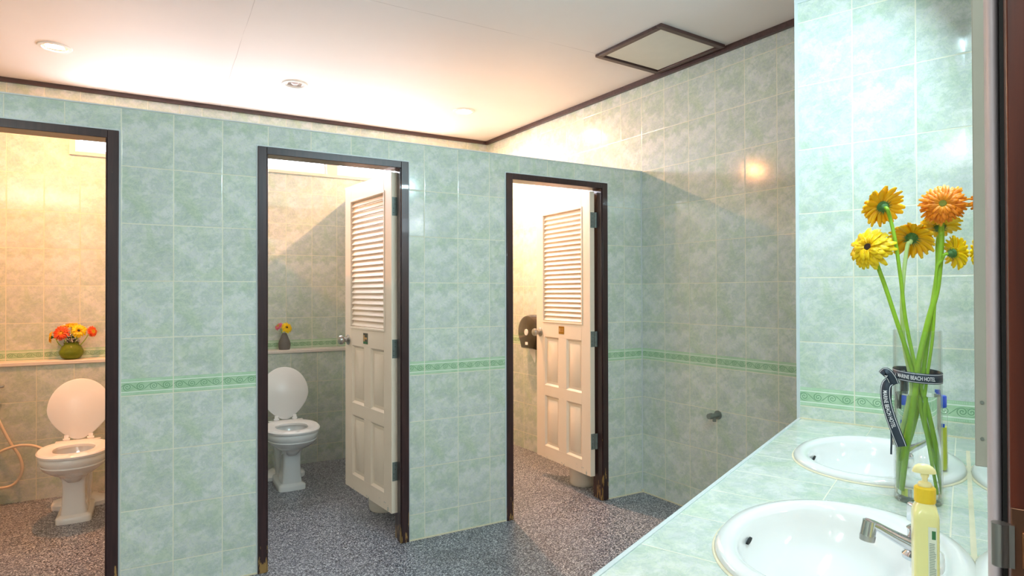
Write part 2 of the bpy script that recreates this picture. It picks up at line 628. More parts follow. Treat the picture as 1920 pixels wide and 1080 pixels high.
def sup(a, b0, b1, e, n=48, cx=0, cy=0, z=0):
    """egg / superellipse ring: half width a, extends b0 to -y and b1 to +y"""
    r = []
    for i in range(n):
        t = 2 * pi * i / n
        c, s = cos(t), sin(t)
        x = a * math.copysign(abs(c) ** (2 / e), c)
        y = math.copysign(abs(s) ** (2 / e), s)
        y *= b1 if y > 0 else b0
        r.append((cx + x, cy + y, z))
    return r


def uv_by(o, org, t, z0=0.137, n=None):
    """metre uvs: u along t from org, v = height over z0; horizontal faces use t and its normal"""
    me = o.data
    uvl = me.uv_layers.new(name='UVMap')
    t = Vector(t).normalized()
    q = Vector((-t.y, t.x, 0))
    org = Vector(org)
    for p in me.polygons:
        nm = p.normal
        for li in p.loop_indices:
            co = me.vertices[me.loops[li].vertex_index].co - org
            if abs(nm.z) > 0.7:
                uvl.data[li].uv = (co.dot(t), co.dot(q))
            elif abs(nm.dot(t)) > 0.7:
                uvl.data[li].uv = (co.dot(q), co.z - z0 + org.z)
            else:
                uvl.data[li].uv = (co.dot(t), co.z - z0 + org.z)


def structure(name, bm, m, label=None, cat=None, uv=None, parent=None, bevel=None, smooth=None):
    o = build(name, bm, m, parent, bevel=bevel, smooth=smooth)
    if uv:
        uv_by(o, *uv)
    if parent is None:
        tag(o, label, cat, kind='structure')
    return o


# ------------------------------------------------------------------ frames of reference
ALPHA = 0.06462                                    # the end wall leans 3.7 degrees in plan
EX = Vector((sin(ALPHA), -cos(ALPHA), 0))          # along the end wall, towards the camera side
E0 = Vector((-0.659, -1.631, 0))                   # far end of the counter's front edge
D = Vector((0.9127, 0.4087, 0))                    # along the vanity, away from the camera
N = Vector((0.4087, -0.9127, 0))                   # across the vanity, towards the mirror
V0 = Vector((-0.5622, -1.7950, 0))
VD = Vector((0.3393, -0.9407, 0))                  # along the pier face
PN = Vector((0.9407, 0.3393, 0))


def V(s, n, z=0.0):
    """vanity frame: s from the pier towards the camera, n across towards the mirror"""
    return E0 - D * s + N * n + Vector((0, 0, z))


CAM2 = Vector((CAM.x, CAM.y, 0))


def MW(t, off=0.0, z=0.0):
    """mirror wall: t metres ahead of the camera position, off metres into the wall"""
    return CAM2 + D * t + N * (0.0198 - 0.0056 * t + off) + Vector((0, 0, z))


ZC = 2.75
H = 2.137
# ------------------------------------------------------------------ room shell
bm = bmesh.new()
box(bm, -6.2, 2.2, -5.2, 2.2, -0.1, 0.0)
structure('floor', bm, M['floor'], 'grey speckled terrazzo floor', 'floor')

# ceiling with round-lamp openings
LAMPS = [(-3.33, 1.211), (-2.01, 1.20), (-0.745, 1.199)]
bm = bmesh.new()
xs = [-6.2]
for lx, ly in LAMPS:
    xs += [lx - 0.045, lx + 0.045]
xs.append(2.2)
ys = [-5.2, 1.2 - 0.045, 1.2 + 0.045, 2.2]
for i in range(len(xs) - 1):
    for j in range(3):
        if j == 1 and i % 2 == 1:
            continue
        box(bm, xs[i], xs[i + 1], ys[j], ys[j + 1], ZC, ZC + 0.02)
bmesh.ops.remove_doubles(bm, verts=bm.verts, dist=1e-5)
structure('ceiling', bm, M['ceiling'], 'white boarded ceiling with fine seams', 'ceiling')
bm = bmesh.new()
box(bm, -6.2, 2.2, -5.2, 2.2, ZC + 0.25, ZC + 0.3)
structure('ceiling', bm, M['white_paint'], 'slab over the ceiling boards', 'ceiling')

# partition in front of the stalls (Y 0 .. 0.1) with three door openings
OPEN = [(-3.72, -2.96), (-2.40, -1.645), (-1.044, -0.298)]
ZD = 2.035
bm = bmesh.new()
segs = [(-6.1, OPEN[0][0]), (OPEN[0][1], OPEN[1][0]), (OPEN[1][1], OPEN[2][0]), (OPEN[2][1], 0.0)]
for a, b in segs:
    box(bm, a, b, 0.0, 0.1, 0.0, H)
for a, b in OPEN:
    box(bm, a, b, 0.0, 0.1, ZD, H)
structure('wall_front', bm, M['tile'], 'low green tiled partition wall in front of the stalls', 'wall',
          uv=((-0.152, 0, 0), (1, 0, 0)))
# edge trims of the partition: along the top and round each opening
bm = bmesh.new()
box(bm, -6.1, 0.0, -0.004, 0.104, H, H + 0.006)
structure('trim_1', bm, M['white_trim'], 'pale plastic edge trim along the top of the partition', 'trim')
bm = bmesh.new()
for a, b in OPEN:
    box(bm, a - 0.007, a, -0.003, 0.0, 0.0, ZD + 0.007)
    box(bm, b, b + 0.007, -0.003, 0.0, 0.0, ZD + 0.007)
    box(bm, a, b, -0.003, 0.0, ZD, ZD + 0.007)
structure('trim_2', bm, M['white_trim'], 'pale plastic edge trims round the stall openings', 'trim')
bm = bmesh.new()
for a, b in segs:
    box(bm, a + 0.002, b - 0.002, -0.006, 0.0, 0.0, 0.006)
structure('trim_3', bm, M['caulk'], 'cream caulk line at the foot of the partition', 'trim')

# dividers between the stalls
for i, x in enumerate((-1.42, -2.72, -4.05)):
    bm = bmesh.new()
    box(bm, x, x + 0.1, 0.1, 1.99, 0.0, H)
    structure('wall_stall_divider', bm, M['tile'],
              ('tiled divider right of the middle stall', 'tiled divider left of the middle stall',
               'tiled divider beyond the left stall')[i], 'wall', uv=((0, 0, 0), (0, 1, 0)))

# end wall (right), from the rear stalls to behind the pier
bm = bmesh.new()
a = -EX * 2.02
b = EX * 2.4
w = Vector((0.1, 0.0, 0))
prism(bm, [a, b, b + w, a + w], 0.0, ZC)
structure('wall_right', bm, M['tile'], 'tall tiled end wall right of the stalls', 'wall', uv=((0, 0, 0), EX))

# back wall of the stalls, high window 2.285..2.63
WX0, WX1, WZ0, WZ1 = -3.342, -0.62, 2.285, 2.64
for (xa, xb, ph) in ((-6.1, -2.67, -3.28), (-2.67, 0.1, -1.53)):
    bm = bmesh.new()
    box(bm, xa, xb, 2.0, 2.1, 0.0, WZ0)
    box(bm, xa, xb, 2.0, 2.1, WZ1, ZC)
    if xa < WX0:
        box(bm, xa, WX0, 2.0, 2.1, WZ0, WZ1)
    if xb > WX1:
        box(bm, WX1, xb, 2.0, 2.1, WZ0, WZ1)
    structure('wall_back', bm, M['tile'],
              'tiled back wall of the left stall' if xa < -5 else 'tiled back wall of the middle and right stalls',
              'wall', uv=((ph, 0, 0), (1, 0, 0)))
# lower wall in front of it with its ledge
for (xa, xb, ph) in ((-3.95, -2.72, -3.297), (-2.62, -1.42, -1.52), (-1.32, -0.12, -1.52)):
    bm = bmesh.new()
    box(bm, xa, xb, 1.85, 2.0, 0.0, 0.868)
    structure('wall_ledge', bm, M['tile'],
              {-3.95: 'tiled half-height ledge wall in the left stall', -2.62: 'tiled half-height ledge wall in the middle stall',
               -1.32: 'tiled half-height ledge wall in the right stall'}[xa], 'wall', uv=((ph, 0, 0), (1, 0, 0)))
    bm = bmesh.new()
    box(bm, xa, xb, 1.838, 2.0, 0.868, 0.893)
    structure('trim_4', bm, M['ledge'],
              {-3.95: 'cream ledge top behind the left toilet', -2.62: 'cream ledge top behind the middle toilet',
               -1.32: 'cream ledge top in the right stall'}[xa], 'trim', bevel=0.004)

# left, rear and corridor walls (outside the picture, close the room)
bm = bmesh.new()
box(bm, -6.2, -6.1, -5.2, 2.1, 0, ZC)
structure('wall_left', bm, M['tile'], 'tiled wall at the left end', 'wall', uv=((0, 0, 0), (0, 1, 0)))
bm = bmesh.new()
box(bm, -6.1, 2.2, -5.2, -5.1, 0, ZC)
structure('wall_rear', bm, M['white_paint'], 'painted wall behind the entrance', 'wall')
bm = bmesh.new()
box(bm, 2.1, 2.2, -5.1, 2.2, 0, ZC)
structure('wall_corridor', bm, M['white_paint'], 'painted wall of the corridor', 'wall')

# pier behind the counter
PA = V0 - VD * 0.20
PB = V0 + VD * 0.40
bm = bmesh.new()
prism(bm, [PA, PB, PB + PN * 0.9, PA + PN * 0.62], 0.0, ZC)
structure('wall_pier', bm, M['tile_pier'], 'pale green tiled pier at the end of the counter', 'wall',
          uv=(V0, VD))
bm = bmesh.new()
m = Matrix.Translation(PA) @ Matrix(((VD.x, -PN.x, 0, 0), (VD.y, -PN.y, 0, 0), (0, 0, 1, 0), (0, 0, 0, 1)))
box(bm, -0.002, 0.010, 0.0, 0.004, 0.0, 2.47, mat=m)
box(bm, -0.002, 0.60, 0.0, 0.005, 2.465, 2.485, mat=m)
structure('trim_5', bm, M['white_trim'], 'white plastic corner trim of the pier', 'trim')

# mirror wall beside the counter, up to the door jamb
bm = bmesh.new()
prism(bm, [MW(2.62, 0.006), MW(0.535, 0.006), MW(0.535, 0.12), MW(2.62, 0.12)], 0.0, ZC)
structure('wall_mirror_side', bm, M['tile'], 'tiled wall that carries the mirror beside the counter', 'wall', uv=(V0, D))
bm = bmesh.new()
prism(bm, [MW(-0.5, 0.0), MW(-3.70, 0.0), MW(-3.70, 0.12), MW(-0.5, 0.12)], 0.0, ZC)
structure('wall_mirror_side', bm, M['white_paint'], 'wall beyond the entrance opening', 'wall')

# ceiling mouldings
bm = bmesh.new()
c0 = -EX * 2.0
prism(bm, [(-6.1, 2.0), (-6.1, 1.975), (c0.x - 0.02, 1.975), (c0.x, 2.0)], ZC - 0.028, ZC)
structure('trim_6', bm, M['trim_wood'], 'dark brown ceiling moulding along the back wall', 'trim')
bm = bmesh.new()
nrm = Vector((-cos(ALPHA), -sin(ALPHA), 0))
q0, q1 = -EX * 1.99, EX * 1.9
prism(bm, [q0, q1, q1 + nrm * 0.025, q0 + nrm * 0.025], ZC - 0.032, ZC)
structure('trim_7', bm, M['trim_wood'], 'dark brown ceiling moulding along the end wall', 'trim')
bm = bmesh.new()
q0, q1 = EX * 0.0, EX * 1.7
prism(bm, [q0, q1, q1 + nrm * 0.006, q0 + nrm * 0.006], 0.0, 0.006)
box(bm, -0.009, 0.0, -0.009, 0.0, 0.0, 0.02)
structure('trim_8', bm, M['caulk'], 'cream caulk line at the foot of the end wall', 'trim')
bm = bmesh.new()
box(bm, -0.007, 0.0, -0.003, 0.0, 0.0, H)
structure('trim_9', bm, M['white_trim'], 'pale grout line in the corner of partition and end wall', 'trim')

# ------------------------------------------------------------------ high window
win = tag(empty('window_1', (0, 0, 0)), 'high strip window with white aluminium sashes above the stalls', 'window', kind='structure')
bm = bmesh.new()
fy0, fy1 = 1.985, 2.06
box(bm, WX0, WX1, fy0, fy1, WZ0, WZ0 + 0.022)
box(bm, WX0, WX1, fy0, fy1, WZ1 - 0.03, WZ1)
for x0, x1 in ((WX0, WX0 + 0.035), (-2.47, -2.385), (-1.615, -1.53), (WX1 - 0.04, WX1)):
    box(bm, x0, x1, fy0 + 0.001, fy1 - 0.001, WZ0 + 0.022, WZ1 - 0.03)
build('window_frame', bm, M['win_frame'], win)
for x0, x1 in ((WX0 + 0.035, -2.47), (-2.385, -1.615), (-1.53, WX1 - 0.04)):
    bm = bmesh.new()
    z0, z1 = WZ0 + 0.022, WZ1 - 0.03
    b = 0.020
    y0, y1 = 2.01, 2.035
    box(bm, x0, x1, y0, y1, z0, z0 + b)
    box(bm, x0, x1, y0, y1, z1 - b, z1)
    box(bm, x0, x0 + b, y0, y1, z0 + b, z1 - b)
    box(bm, x1 - b, x1, y0, y1, z0 + b, z1 - b)
    sash = build('sash', bm, M['alu'], win)
    bm = bmesh.new()
    box(bm, x0 + b, x1 - b, 2.02, 2.024, z0 + b, z1 - b)
    build('pane', bm, M['pane'], sash)

# ------------------------------------------------------------------ stall doors


def door_frame(a, b, parent):
    bm = bmesh.new()
    y0, y1 = -0.012, 0.095
    box(bm, a, a + 0.04, y0, y1, 0.0, ZD)
    box(bm, b - 0.042, b, y0, y1, 0.0, ZD)
    box(bm, a + 0.04, b - 0.042, y0, y1, ZD - 0.036, ZD)
    # rebates
    box(bm, b - 0.048, b - 0.042, y0 + 0.006, 0.04, 0.0, ZD - 0.036)
    box(bm, a + 0.04, a + 0.046, y0 + 0.006, 0.04, 0.0, ZD - 0.036)
    return build('door_frame', bm, M['frame_wood'], parent, bevel=0.002)


def leaf(parent, hx, hy, ang, W, sign):
    """door leaf in its own frame: x runs from the hinge to the free edge, -y is the face towards the room when shut"""
    e = bpy.data.objects.new('door_leaf', None)
    T = 0.036
    Z0, Z1 = 0.145, 1.985
    bm = bmesh.new()
    st = 0.095
    panels = [(st, 0.27, 0.67, 1.015), (0.365, W - 0.11, 0.67, 1.015), (st, 0.27, 0.235, 0.595), (0.365, W - 0.11, 0.235, 0.595)]
    lv = (st, W - 0.095, 1.13, 1.885)
    box(bm, 0, st, 0, T, Z0, Z1)
    box(bm, W - 0.095, W, 0, T, Z0, Z1)
    box(bm, st, W - 0.095, 0, T, 1.885, Z1)
    box(bm, st, W - 0.095, 0, T, 1.015, 1.13)
    box(bm, st, W - 0.11, 0, T, 0.595, 0.67)
    box(bm, st, W - 0.11, 0, T, Z0, 0.235)
    box(bm, 0.27, 0.365, 0, T, 0.235, 0.595)
    box(bm, 0.27, 0.365, 0, T, 0.67, 1.015)
    box(bm, W - 0.11, W - 0.095, 0, T, Z0, 1.015)
    for (x0, x1, z0, z1) in panels:
        box(bm, x0, x1, 0.012, T - 0.012, z0, z1)
        for (ya, yb) in ((0.012, 0.003), (T - 0.012, T - 0.003)):
            i1, i2 = 0.028, 0.048
            o = [(x0 + i1, ya, z0 + i1), (x1 - i1, ya, z0 + i1), (x1 - i1, ya, z1 - i1), (x0 + i1, ya, z1 - i1)]
            p = [(x0 + i2, yb, z0 + i2), (x1 - i2, yb, z0 + i2), (x1 - i2, yb, z1 - i2), (x0 + i2, yb, z1 - i2)]
            loft(bm, [o, p], cap0=True, cap1=True)
        # sloping moulding round the panel
        for (ya, yb) in ((0.0005, 0.012), (T - 0.0005, T - 0.012)):
            o = [(x0, ya, z0), (x1, ya, z0), (x1, ya, z1), (x0, ya, z1)]
            j = 0.012
            p = [(x0 + j, yb, z0 + j), (x1 - j, yb, z0 + j), (x1 - j, yb, z1 - j), (x0 + j, yb, z1 - j)]
            loft(bm, [o, p], cap0=False, cap1=False)
    # moulding round the louvre opening
    x0, x1, z0, z1 = lv
    f = 0.012
    for (ya, yb) in ((-0.004, 0.0), (T, T + 0.004)):
        box(bm, x0 - f, x1 + f, ya, yb, z1, z1 + f)
        box(bm, x0 - f, x1 + f, ya, yb, z0 - f, z0)
        box(bm, x0 - f, x0, ya, yb, z0, z1)
        box(bm, x1, x1 + f, ya, yb, z0, z1)
    body = build('door_leaf', bm, M['door'], parent, bevel=0.0015)
    body.location = (hx, hy, 0)
    body.rotation_euler = (0, 0, ang)
    body.scale = (1, -1, 1)
    # louvre slats
    bm = bmesh.new()
    n = 23
    pitch = (z1 - z0 - 0.006) / n
    for i in range(n):
        zc = z0 + 0.004 + pitch * (i + 0.5)
        mt = Matrix.Translation((0, T / 2 - 0.004, zc)) @ Matrix.Rotation(radians(58), 4, 'X')
        box(bm, x0 + 0.001, x1 - 0.001, -0.0180, 0.0180, -0.0035, 0.0035, mat=mt)
    build('louver_slats', bm, M['door'], body)
    # knob on both faces
    for sgn, yb in ((-1, 0.0), (1, T)):
        bm = bmesh.new()
        prof = [(0.031, 0.0), (0.031, 0.004), (0.022, 0.010), (0.013, 0.012), (0.012, 0.026), (0.020, 0.031), (0.027, 0.040),
                (0.0275, 0.050), (0.024, 0.059), (0.012, 0.063), (0.0001, 0.064)]
        lathe(bm, prof, 32, cap0=True, cap1=False)
        k = build('door_knob', bm, M['steel'], body, smooth=40)
        k.location = (W - 0.05, yb, 1.045)
        k.rotation_euler = (radians(90) if sgn < 0 else radians(-90), 0, 0)
    # sign plate
    if sign == 'brass':
        bm = bmesh.new()
        box(bm, 0.295, 0.36, -0.0015, 0.0, 1.045, 1.098)
        sp = build('sign_plate', bm, M['brass'], body)
        sp['label'] = 'small brass sign plate with a figure and lines of text'
        bm = bmesh.new()
        box(bm, 0.342, 0.352, -0.0022, -0.0015, 1.060, 1.086)
        for i in range(3):
            box(bm, 0.302, 0.336, -0.0022, -0.0015, 1.062 + i * 0.009, 1.065 + i * 0.009)
        build('print', bm, M['tan_sign'], sp)
    else:
        bm = bmesh.new()
        box(bm, 0.310, 0.372, -0.0015, 0.0, 1.035, 1.098)
        sp = build('sign_plate', bm, M['bronze'], body)
        sp['label'] = 'small dull bronze sign plate with green and orange print'
        bm = bmesh.new()
        box(bm, 0.352, 0.366, -0.0022, -0.0015, 1.050, 1.086)
        box(bm, 0.318, 0.348, -0.0022, -0.0015, 1.062, 1.074)
        build('print', bm, M['tan_sign'], sp)
        bm = bmesh.new()
        box(bm, 0.312, 0.370, -0.0020, -0.0014, 1.037, 1.049)
        build('print', bm, M['green_sign'], sp)
    # hinges on the edge that faces the room
    for zc in (1.80, 1.03, 0.37):
        bm = bmesh.new()
        box(bm, -0.003, 0.0, 0.004, T - 0.003, zc - 0.05, zc + 0.05)
        for j in range(4):
            lathe(bm, [(0.0055, -0.0115), (0.0055, 0.0115)], 12, c=(-0.006, T + 0.003, zc - 0.0375 + j * 0.025))
        box(bm, -0.009, -0.006, T + 0.004, T + 0.026, zc - 0.05, zc + 0.05)
        for dz in (-0.035, -0.012, 0.012, 0.035):
            lathe(bm, [(0.003, -0.0008), (0.003, 0.0008)], 8, c=(-0.003, 0.016 + 0.004 * (1 if dz > 0 else -1), zc + dz), mi=1)
        h = build('hinge', bm, [M['old_steel'], M['dark']], body)
        h['label'] = 'worn steel butt hinge'
    return body


d1 = tag(empty('door_1', (0, 0, 0)), 'dark brown door frame of the leftmost stall, its leaf out of view', 'door frame', kind='structure')
door_frame(*OPEN[0], d1)
d2 = tag(empty('door_2', (0, 0, 0)), 'cream louvred door of the middle stall, open inwards, in a dark brown frame', 'door', kind='structure')
door_frame(*OPEN[1], d2)
leaf(d2, -1.722, 0.05, radians(97), 0.65, 'bronze')
d3 = tag(empty('door_3', (0, 0, 0)), 'cream louvred door of the right stall, open inwards, beside the paper dispenser', 'door', kind='structure')
door_frame(*OPEN[2], d3)
leaf(d3, -0.395, 0.05, radians(90), 0.65, 'brass')

# ------------------------------------------------------------------ downlights
for i, (lx, ly) in enumerate(LAMPS):
    lit = i != 1
    lab = ('lit round ceiling downlight above the left stall, leftmost of the three',
           'unlit round ceiling downlight above the middle stall',
           'lit round ceiling downlight above the right stall, nearest the end wall')[i]
    e = tag(empty('ceiling_light', (lx, ly, ZC)), lab, 'ceiling light', 'round downlights over the stalls')
    bm = bmesh.new()
    lathe(bm, [(0.062, 0.001), (0.085, 0.0005), (0.082, -0.006), (0.064, -0.008), (0.062, 0.001)], 48, cap0=False, cap1=False)
    build('trim_ring', bm, M['white_paint'], e, smooth=50)
    bm = bmesh.new()
    lathe(bm, [(0.0625, 0.0), (0.058, 0.02), (0.045, 0.05), (0.03, 0.068), (0.001, 0.07)], 40, cap0=False, cap1=False)
    build('reflector', bm, M['reflector'], e, smooth=60)
    bm = bmesh.new()
    lathe(bm, [(0.001, -0.006), (0.028, -0.003), (0.046, 0.006), (0.042, 0.030), (0.015, 0.062)], 32, cap0=False, cap1=True)
    build('bulb', bm, M['bulb_warm'], e, smooth=60) if lit else build('bulb', bm, M['bulb_off'], e, smooth=60).__setattr__('scale', (0.55, 0.55, 0.8))
    if lit:
        area('lamp_light', (0, 0, -0.012), (0, 0, -1), 0.05, P_LAMP1 if i == 0 else P_LAMP3, WARM1 if i == 0 else WARM, shape='DISK', parent=e)

# fluorescent tube over the mirror and an added fill light on the washroom ceiling (both out of view)
f = tag(empty('tube_light', MW(1.65, 0, 2.30)), 'fluorescent tube fixture above the mirror', 'lamp')
f.rotation_euler = (0, 0, atan2(D.y, D.x))
bm = bmesh.new()
box(bm, -0.62, 0.62, 0.002, 0.030, -0.022, 0.022)
build('housing', bm, M['white_paint'], f, bevel=0.004)
bm = bmesh.new()
tube(bm, [(-0.58, 0.048, 0), (0.58, 0.048, 0)], 0.013, 16)
build('tube', bm, M['tube'], f, smooth=50)
area('tube_glow', (0, 0.064, 0), (0, 1, -0.6), 1.16, P_TUBE, COOL, size_y=0.03, parent=f)
f = tag(empty('fill_light', (-4.35, -3.35, ZC)), 'added unseen fill light, a wide fixture on the washroom ceiling near the entrance', 'lamp')  # fill added out of view to brighten the front of the partition
bm = bmesh.new()
box(bm, -0.62, 0.62, -0.15, 0.15, -0.05, 0.0)
build('housing', bm, M['white_paint'], f, bevel=0.004)
bm = bmesh.new()
tube(bm, [(-0.58, 0, -0.066), (0.58, 0, -0.066)], 0.014, 16)
build('tube', bm, M['tube'], f, smooth=50)
area('fill_glow', (0, 0, -0.085), (0, 0.0, -1), 1.2, P_FILL, (0.93, 1.0, 0.94), size_y=0.26, parent=f)

# ------------------------------------------------------------------ ceiling hatch
h = tag(empty('ceiling_hatch', (-0.2725, -0.4605, ZC)), 'square ceiling access hatch with dark brown frame, next to the end wall', 'ceiling hatch')
h.rotation_euler = (0, 0, ALPHA)
bm = bmesh.new()
a, b = 0.262, 0.228
z0, z1 = -0.018, 0.0
box(bm, -a, a, -a, -b, z0, z1)
box(bm, -a, a, b, a, z0, z1)
box(bm, -a, -b, -b, b, z0, z1)
box(bm, b, a, -b, b, z0, z1)
build('hatch_frame', bm, M['trim_wood'], h, bevel=0.003)
bm = bmesh.new()
box(bm, -b + 0.004, b - 0.006, -b + 0.004, b - 0.012, -0.010, -0.002)
o = build('hatch_panel', bm, M['hatch'], h)
bm = bmesh.new()
box(bm, -b, b, -b, b, -0.0015, -0.0005)
build('gap', bm, M['dark'], h)

# ------------------------------------------------------------------ toilets


def toilet_mesh_pedestal():
    bm = bmesh.new()
    R = []
    E = 3.2
    R.append(sup(0.088, 0.06, 0.42, 4.5, cy=0.0, z=0.0))
    R.append(sup(0.088, 0.06, 0.42, 4.5, cy=0.0, z=0.030))
    R.append(sup(0.084, 0.056, 0.38, 4.5, z=0.035))
    R.append(sup(0.066, 0.040, 0.24, 4.0, z=0.046))
    R.append(sup(0.060, 0.036, 0.20, 4.0, z=0.090))
    R.append(sup(0.056, 0.034, 0.19, 4.0, z=0.170))
    R.append(sup(0.058, 0.038, 0.20, 4.0, z=0.245))
    R.append(sup(0.075, 0.075, 0.21, 3.0, z=0.275))
    R.append(sup(0.115, 0.145, 0.23, 2.6, z=0.300))
    R.append(sup(0.152, 0.205, 0.25, 2.3, z=0.330))
    R.append(sup(0.163, 0.225, 0.26, 2.2, z=0.350))
    R.append(sup(0.160, 0.221, 0.26, 2.2, z=0.356))
    R.append(sup(0.170, 0.234, 0.265, 2.2, z=0.372))
    R.append(sup(0.173, 0.238, 0.27, 2.2, z=0.398))
    R.append(sup(0.168, 0.232, 0.265, 2.2, z=0.407))
    R.append(sup(0.115, 0.165, 0.13, 2.2, z=0.407))
    R.append(sup(0.105, 0.150, 0.12, 2.2, z=0.370))
    R.append(sup(0.085, 0.120, 0.09, 2.2, z=0.300))
    R.append(sup(0.040, 0.050, 0.05, 2.0, z=0.235))
    loft(bm, R, True, True)
    # flared rear foot with stepped wings
    F = [sup(0.150, 0.110, 0.09, 3.5, cy=0.345, z=0.0), sup(0.150, 0.110, 0.09, 3.5, cy=0.345, z=0.024),
         sup(0.142, 0.100, 0.08, 3.5, cy=0.345, z=0.032), sup(0.115, 0.08, 0.075, 3.0, cy=0.345, z=0.036),
         sup(0.070, 0.06, 0.07, 3.0, cy=0.33, z=0.060)]
    loft(bm, F, True, True)
    # trapway hump behind the column
    T = [sup(0.062, 0.10, 0.12, 2.5, cy=0.24, z=0.03), sup(0.070, 0.11, 0.16, 2.5, cy=0.24, z=0.13),
         sup(0.075, 0.12, 0.20, 2.5, cy=0.23, z=0.22), sup(0.10, 0.14, 0.22, 2.5, cy=0.21, z=0.30), sup(0.13, 0.16, 0.2, 2.4, cy=0.18, z=0.37)]
    loft(bm, T, True, True)
    return bm


def make_toilet(loc):
    t = empty('toilet', loc)
    build('pedestal', toilet_mesh_pedestal(), M['porcelain'], t, smooth=50)
    # water
    bm = bmesh.new()
    r = sup(0.062, 0.085, 0.065, 2.2, z=0.272)
    bm.faces.new([bm.verts.new(p) for p in r])
    build('water', bm, plain('toilet_water', srgb(150, 140, 116), 0.05), t)
    bm = bmesh.new()

    def ring(w, b0, b1, z, e=2.25):
        return sup(w, b0, b1, e, z=z)
    o1, o2, o3 = ring(0.176, 0.243, 0.215, 0.410), ring(0.179, 0.246, 0.218, 0.422), ring(0.172, 0.238, 0.212, 0.430)
    i3, i2, i1 = ring(0.112, 0.165, 0.118, 0.430), ring(0.103, 0.155, 0.108, 0.424), ring(0.103, 0.155, 0.108, 0.410)
    loft(bm, [o1, o2, o3, i3, i2, i1, o1], False, False)
    bmesh.ops.remove_doubles(bm, verts=bm.verts, dist=1e-5)
    box(bm, -0.115, 0.115, 0.195, 0.232, 0.411, 0.428)
    build('seat', bm, M['seat'], t, smooth=45)
    # raised lid leaning back
    bm = bmesh.new()
    A = []
    for w, yy, k in ((0.150, 0.0, 1.0), (0.156, 0.004, 1), (0.156, 0.016, 1), (0.146, 0.020, 1)):
        rr = []
        for i in range(56):
            th = 2 * pi * i / 56
            x, z = cos(th), sin(th)
            ww = w * (1.0 + 0.0 * z)
            hh = 0.195 * w / 0.156
            if z < 0:
                x *= 1 - 0.34 * (abs(z) ** 1.6)
            rr.append((ww * x * 1.06, yy, 0.187 + hh * 0.96 * z))
        A.append(rr)
    loft(bm, A, True, True)
    for sx in (-1, 1):
        box(bm, sx * 0.062 - 0.012, sx * 0.062 + 0.012, -0.004, 0.018, -0.010, 0.03)
    lid = build('lid', bm, M['seat'], t, smooth=45)
    lid.location = (0, 0.225, 0.432)
    lid.rotation_euler = (radians(-12), 0, 0)
    for sx in (-1, 1):
        bm = bmesh.new()
        tube(bm, [(sx * 0.062 - 0.018, 0.228, 0.435), (sx * 0.062 + 0.018, 0.228, 0.435)], 0.008, 12)
        box(bm, sx * 0.062 - 0.010, sx * 0.062 + 0.010, 0.215, 0.240, 0.407, 0.433)
        build('lid_hinge', bm, M['seat'], t, smooth=45)
    return t


def copy_tree(o, parent=None):
    c = o.copy()
    COL.objects.link(c)
    if parent:
        c.parent = parent
    for ch in list(o.children):
        copy_tree(ch, c)
    return c


t2 = make_toilet((-2.022, 1.255, 0))
tag(t2, 'white toilet with raised lid in the middle stall', 'toilet', 'pedestal toilets in the stalls')
t1 = copy_tree(t2)
t1.location = (-3.240, 1.28, 0)
tag(t1, 'white toilet with raised lid in the left stall, lit orange', 'toilet')

# bidet hose in the left stall
e = tag(empty('bidet_sprayer', (-3.68, 1.85, 0.7)), 'cream bidet hose looping from its wall valve beside the left toilet', 'bidet hose')


def rel(pts, o):
    return [Vector(p) - Vector(o) for p in pts]


O = (-3.68, 1.85, 0.7)
bm = bmesh.new()
tube(bm, rel(spline([(-3.70, 1.80, 0.60), (-3.665, 1.80, 0.50), (-3.62, 1.80, 0.39), (-3.575, 1.80, 0.30), (-3.562, 1.80, 0.22), (-3.585, 1.80, 0.15),
                     (-3.63, 1.80, 0.118), (-3.70, 1.80, 0.125), (-3.755, 1.80, 0.19), (-3.74, 1.79, 0.28), (-3.67, 1.78, 0.345), (-3.59, 1.76, 0.375),
                     (-3.51, 1.73, 0.378), (-3.44, 1.69, 0.355), (-3.40, 1.67, 0.33)]), O), 0.0085, 12)
build('hose', bm, M['hose'], e, smooth=50)
bm = bmesh.new()
tube(bm, rel([(-3.695, 1.85, 0.745), (-3.695, 1.81, 0.745)], O), 0.014, 16)
tube(bm, rel([(-3.695, 1.815, 0.745), (-3.655, 1.81, 0.752)], O), 0.009, 16)
build('valve', bm, M['chrome'], e, smooth=50)
bm = bmesh.new()
tube(bm, rel([(-3.70, 1.80, 0.66), (-3.70, 1.80, 0.59)], O), 0.016, 16)
tube(bm, rel([(-3.70, 1.85, 0.635), (-3.70, 1.80, 0.635)], O), 0.014, 16)
build('sprayer_holder', bm, plain('yellowed_plastic', srgb(226, 186, 110), 0.4), e, smooth=50)

# chrome stop valve on the end wall
vp = EX * 0.61 + Vector((0, 0, 0.612))
e = tag(empty('stop_valve', vp), 'small chrome stop valve on the end wall above a rust stain', 'valve')
e.rotation_euler = (0, 0, ALPHA)
bm = bmesh.new()
tube(bm, [(0.0, 0, 0), (-0.006, 0, 0)], 0.026, 24)
build('wall_flange', bm, M['old_steel'], e, smooth=50)
bm = bmesh.new()
tube(bm, [(0, 0, 0), (-0.06, 0, -0.0)], 0.013, 20)
tube(bm, [(-0.035, 0, 0), (-0.035, 0, -0.035)], 0.010, 16)
tube(bm, [(-0.06, 0, 0), (-0.085, 0, 0)], [0.018, 0.016], 20)
build('body', bm, M['old_steel'], e, smooth=50)

# paper dispenser on the end wall inside the right stall
de = tag(empty('paper_dispenser', -EX * 1.19 + Vector((0, 0, 1.008))), 'round-topped smoky brown toilet paper dispenser on the wall of the right stall', 'paper dispenser')
de.rotation_euler = (0, 0, ALPHA)


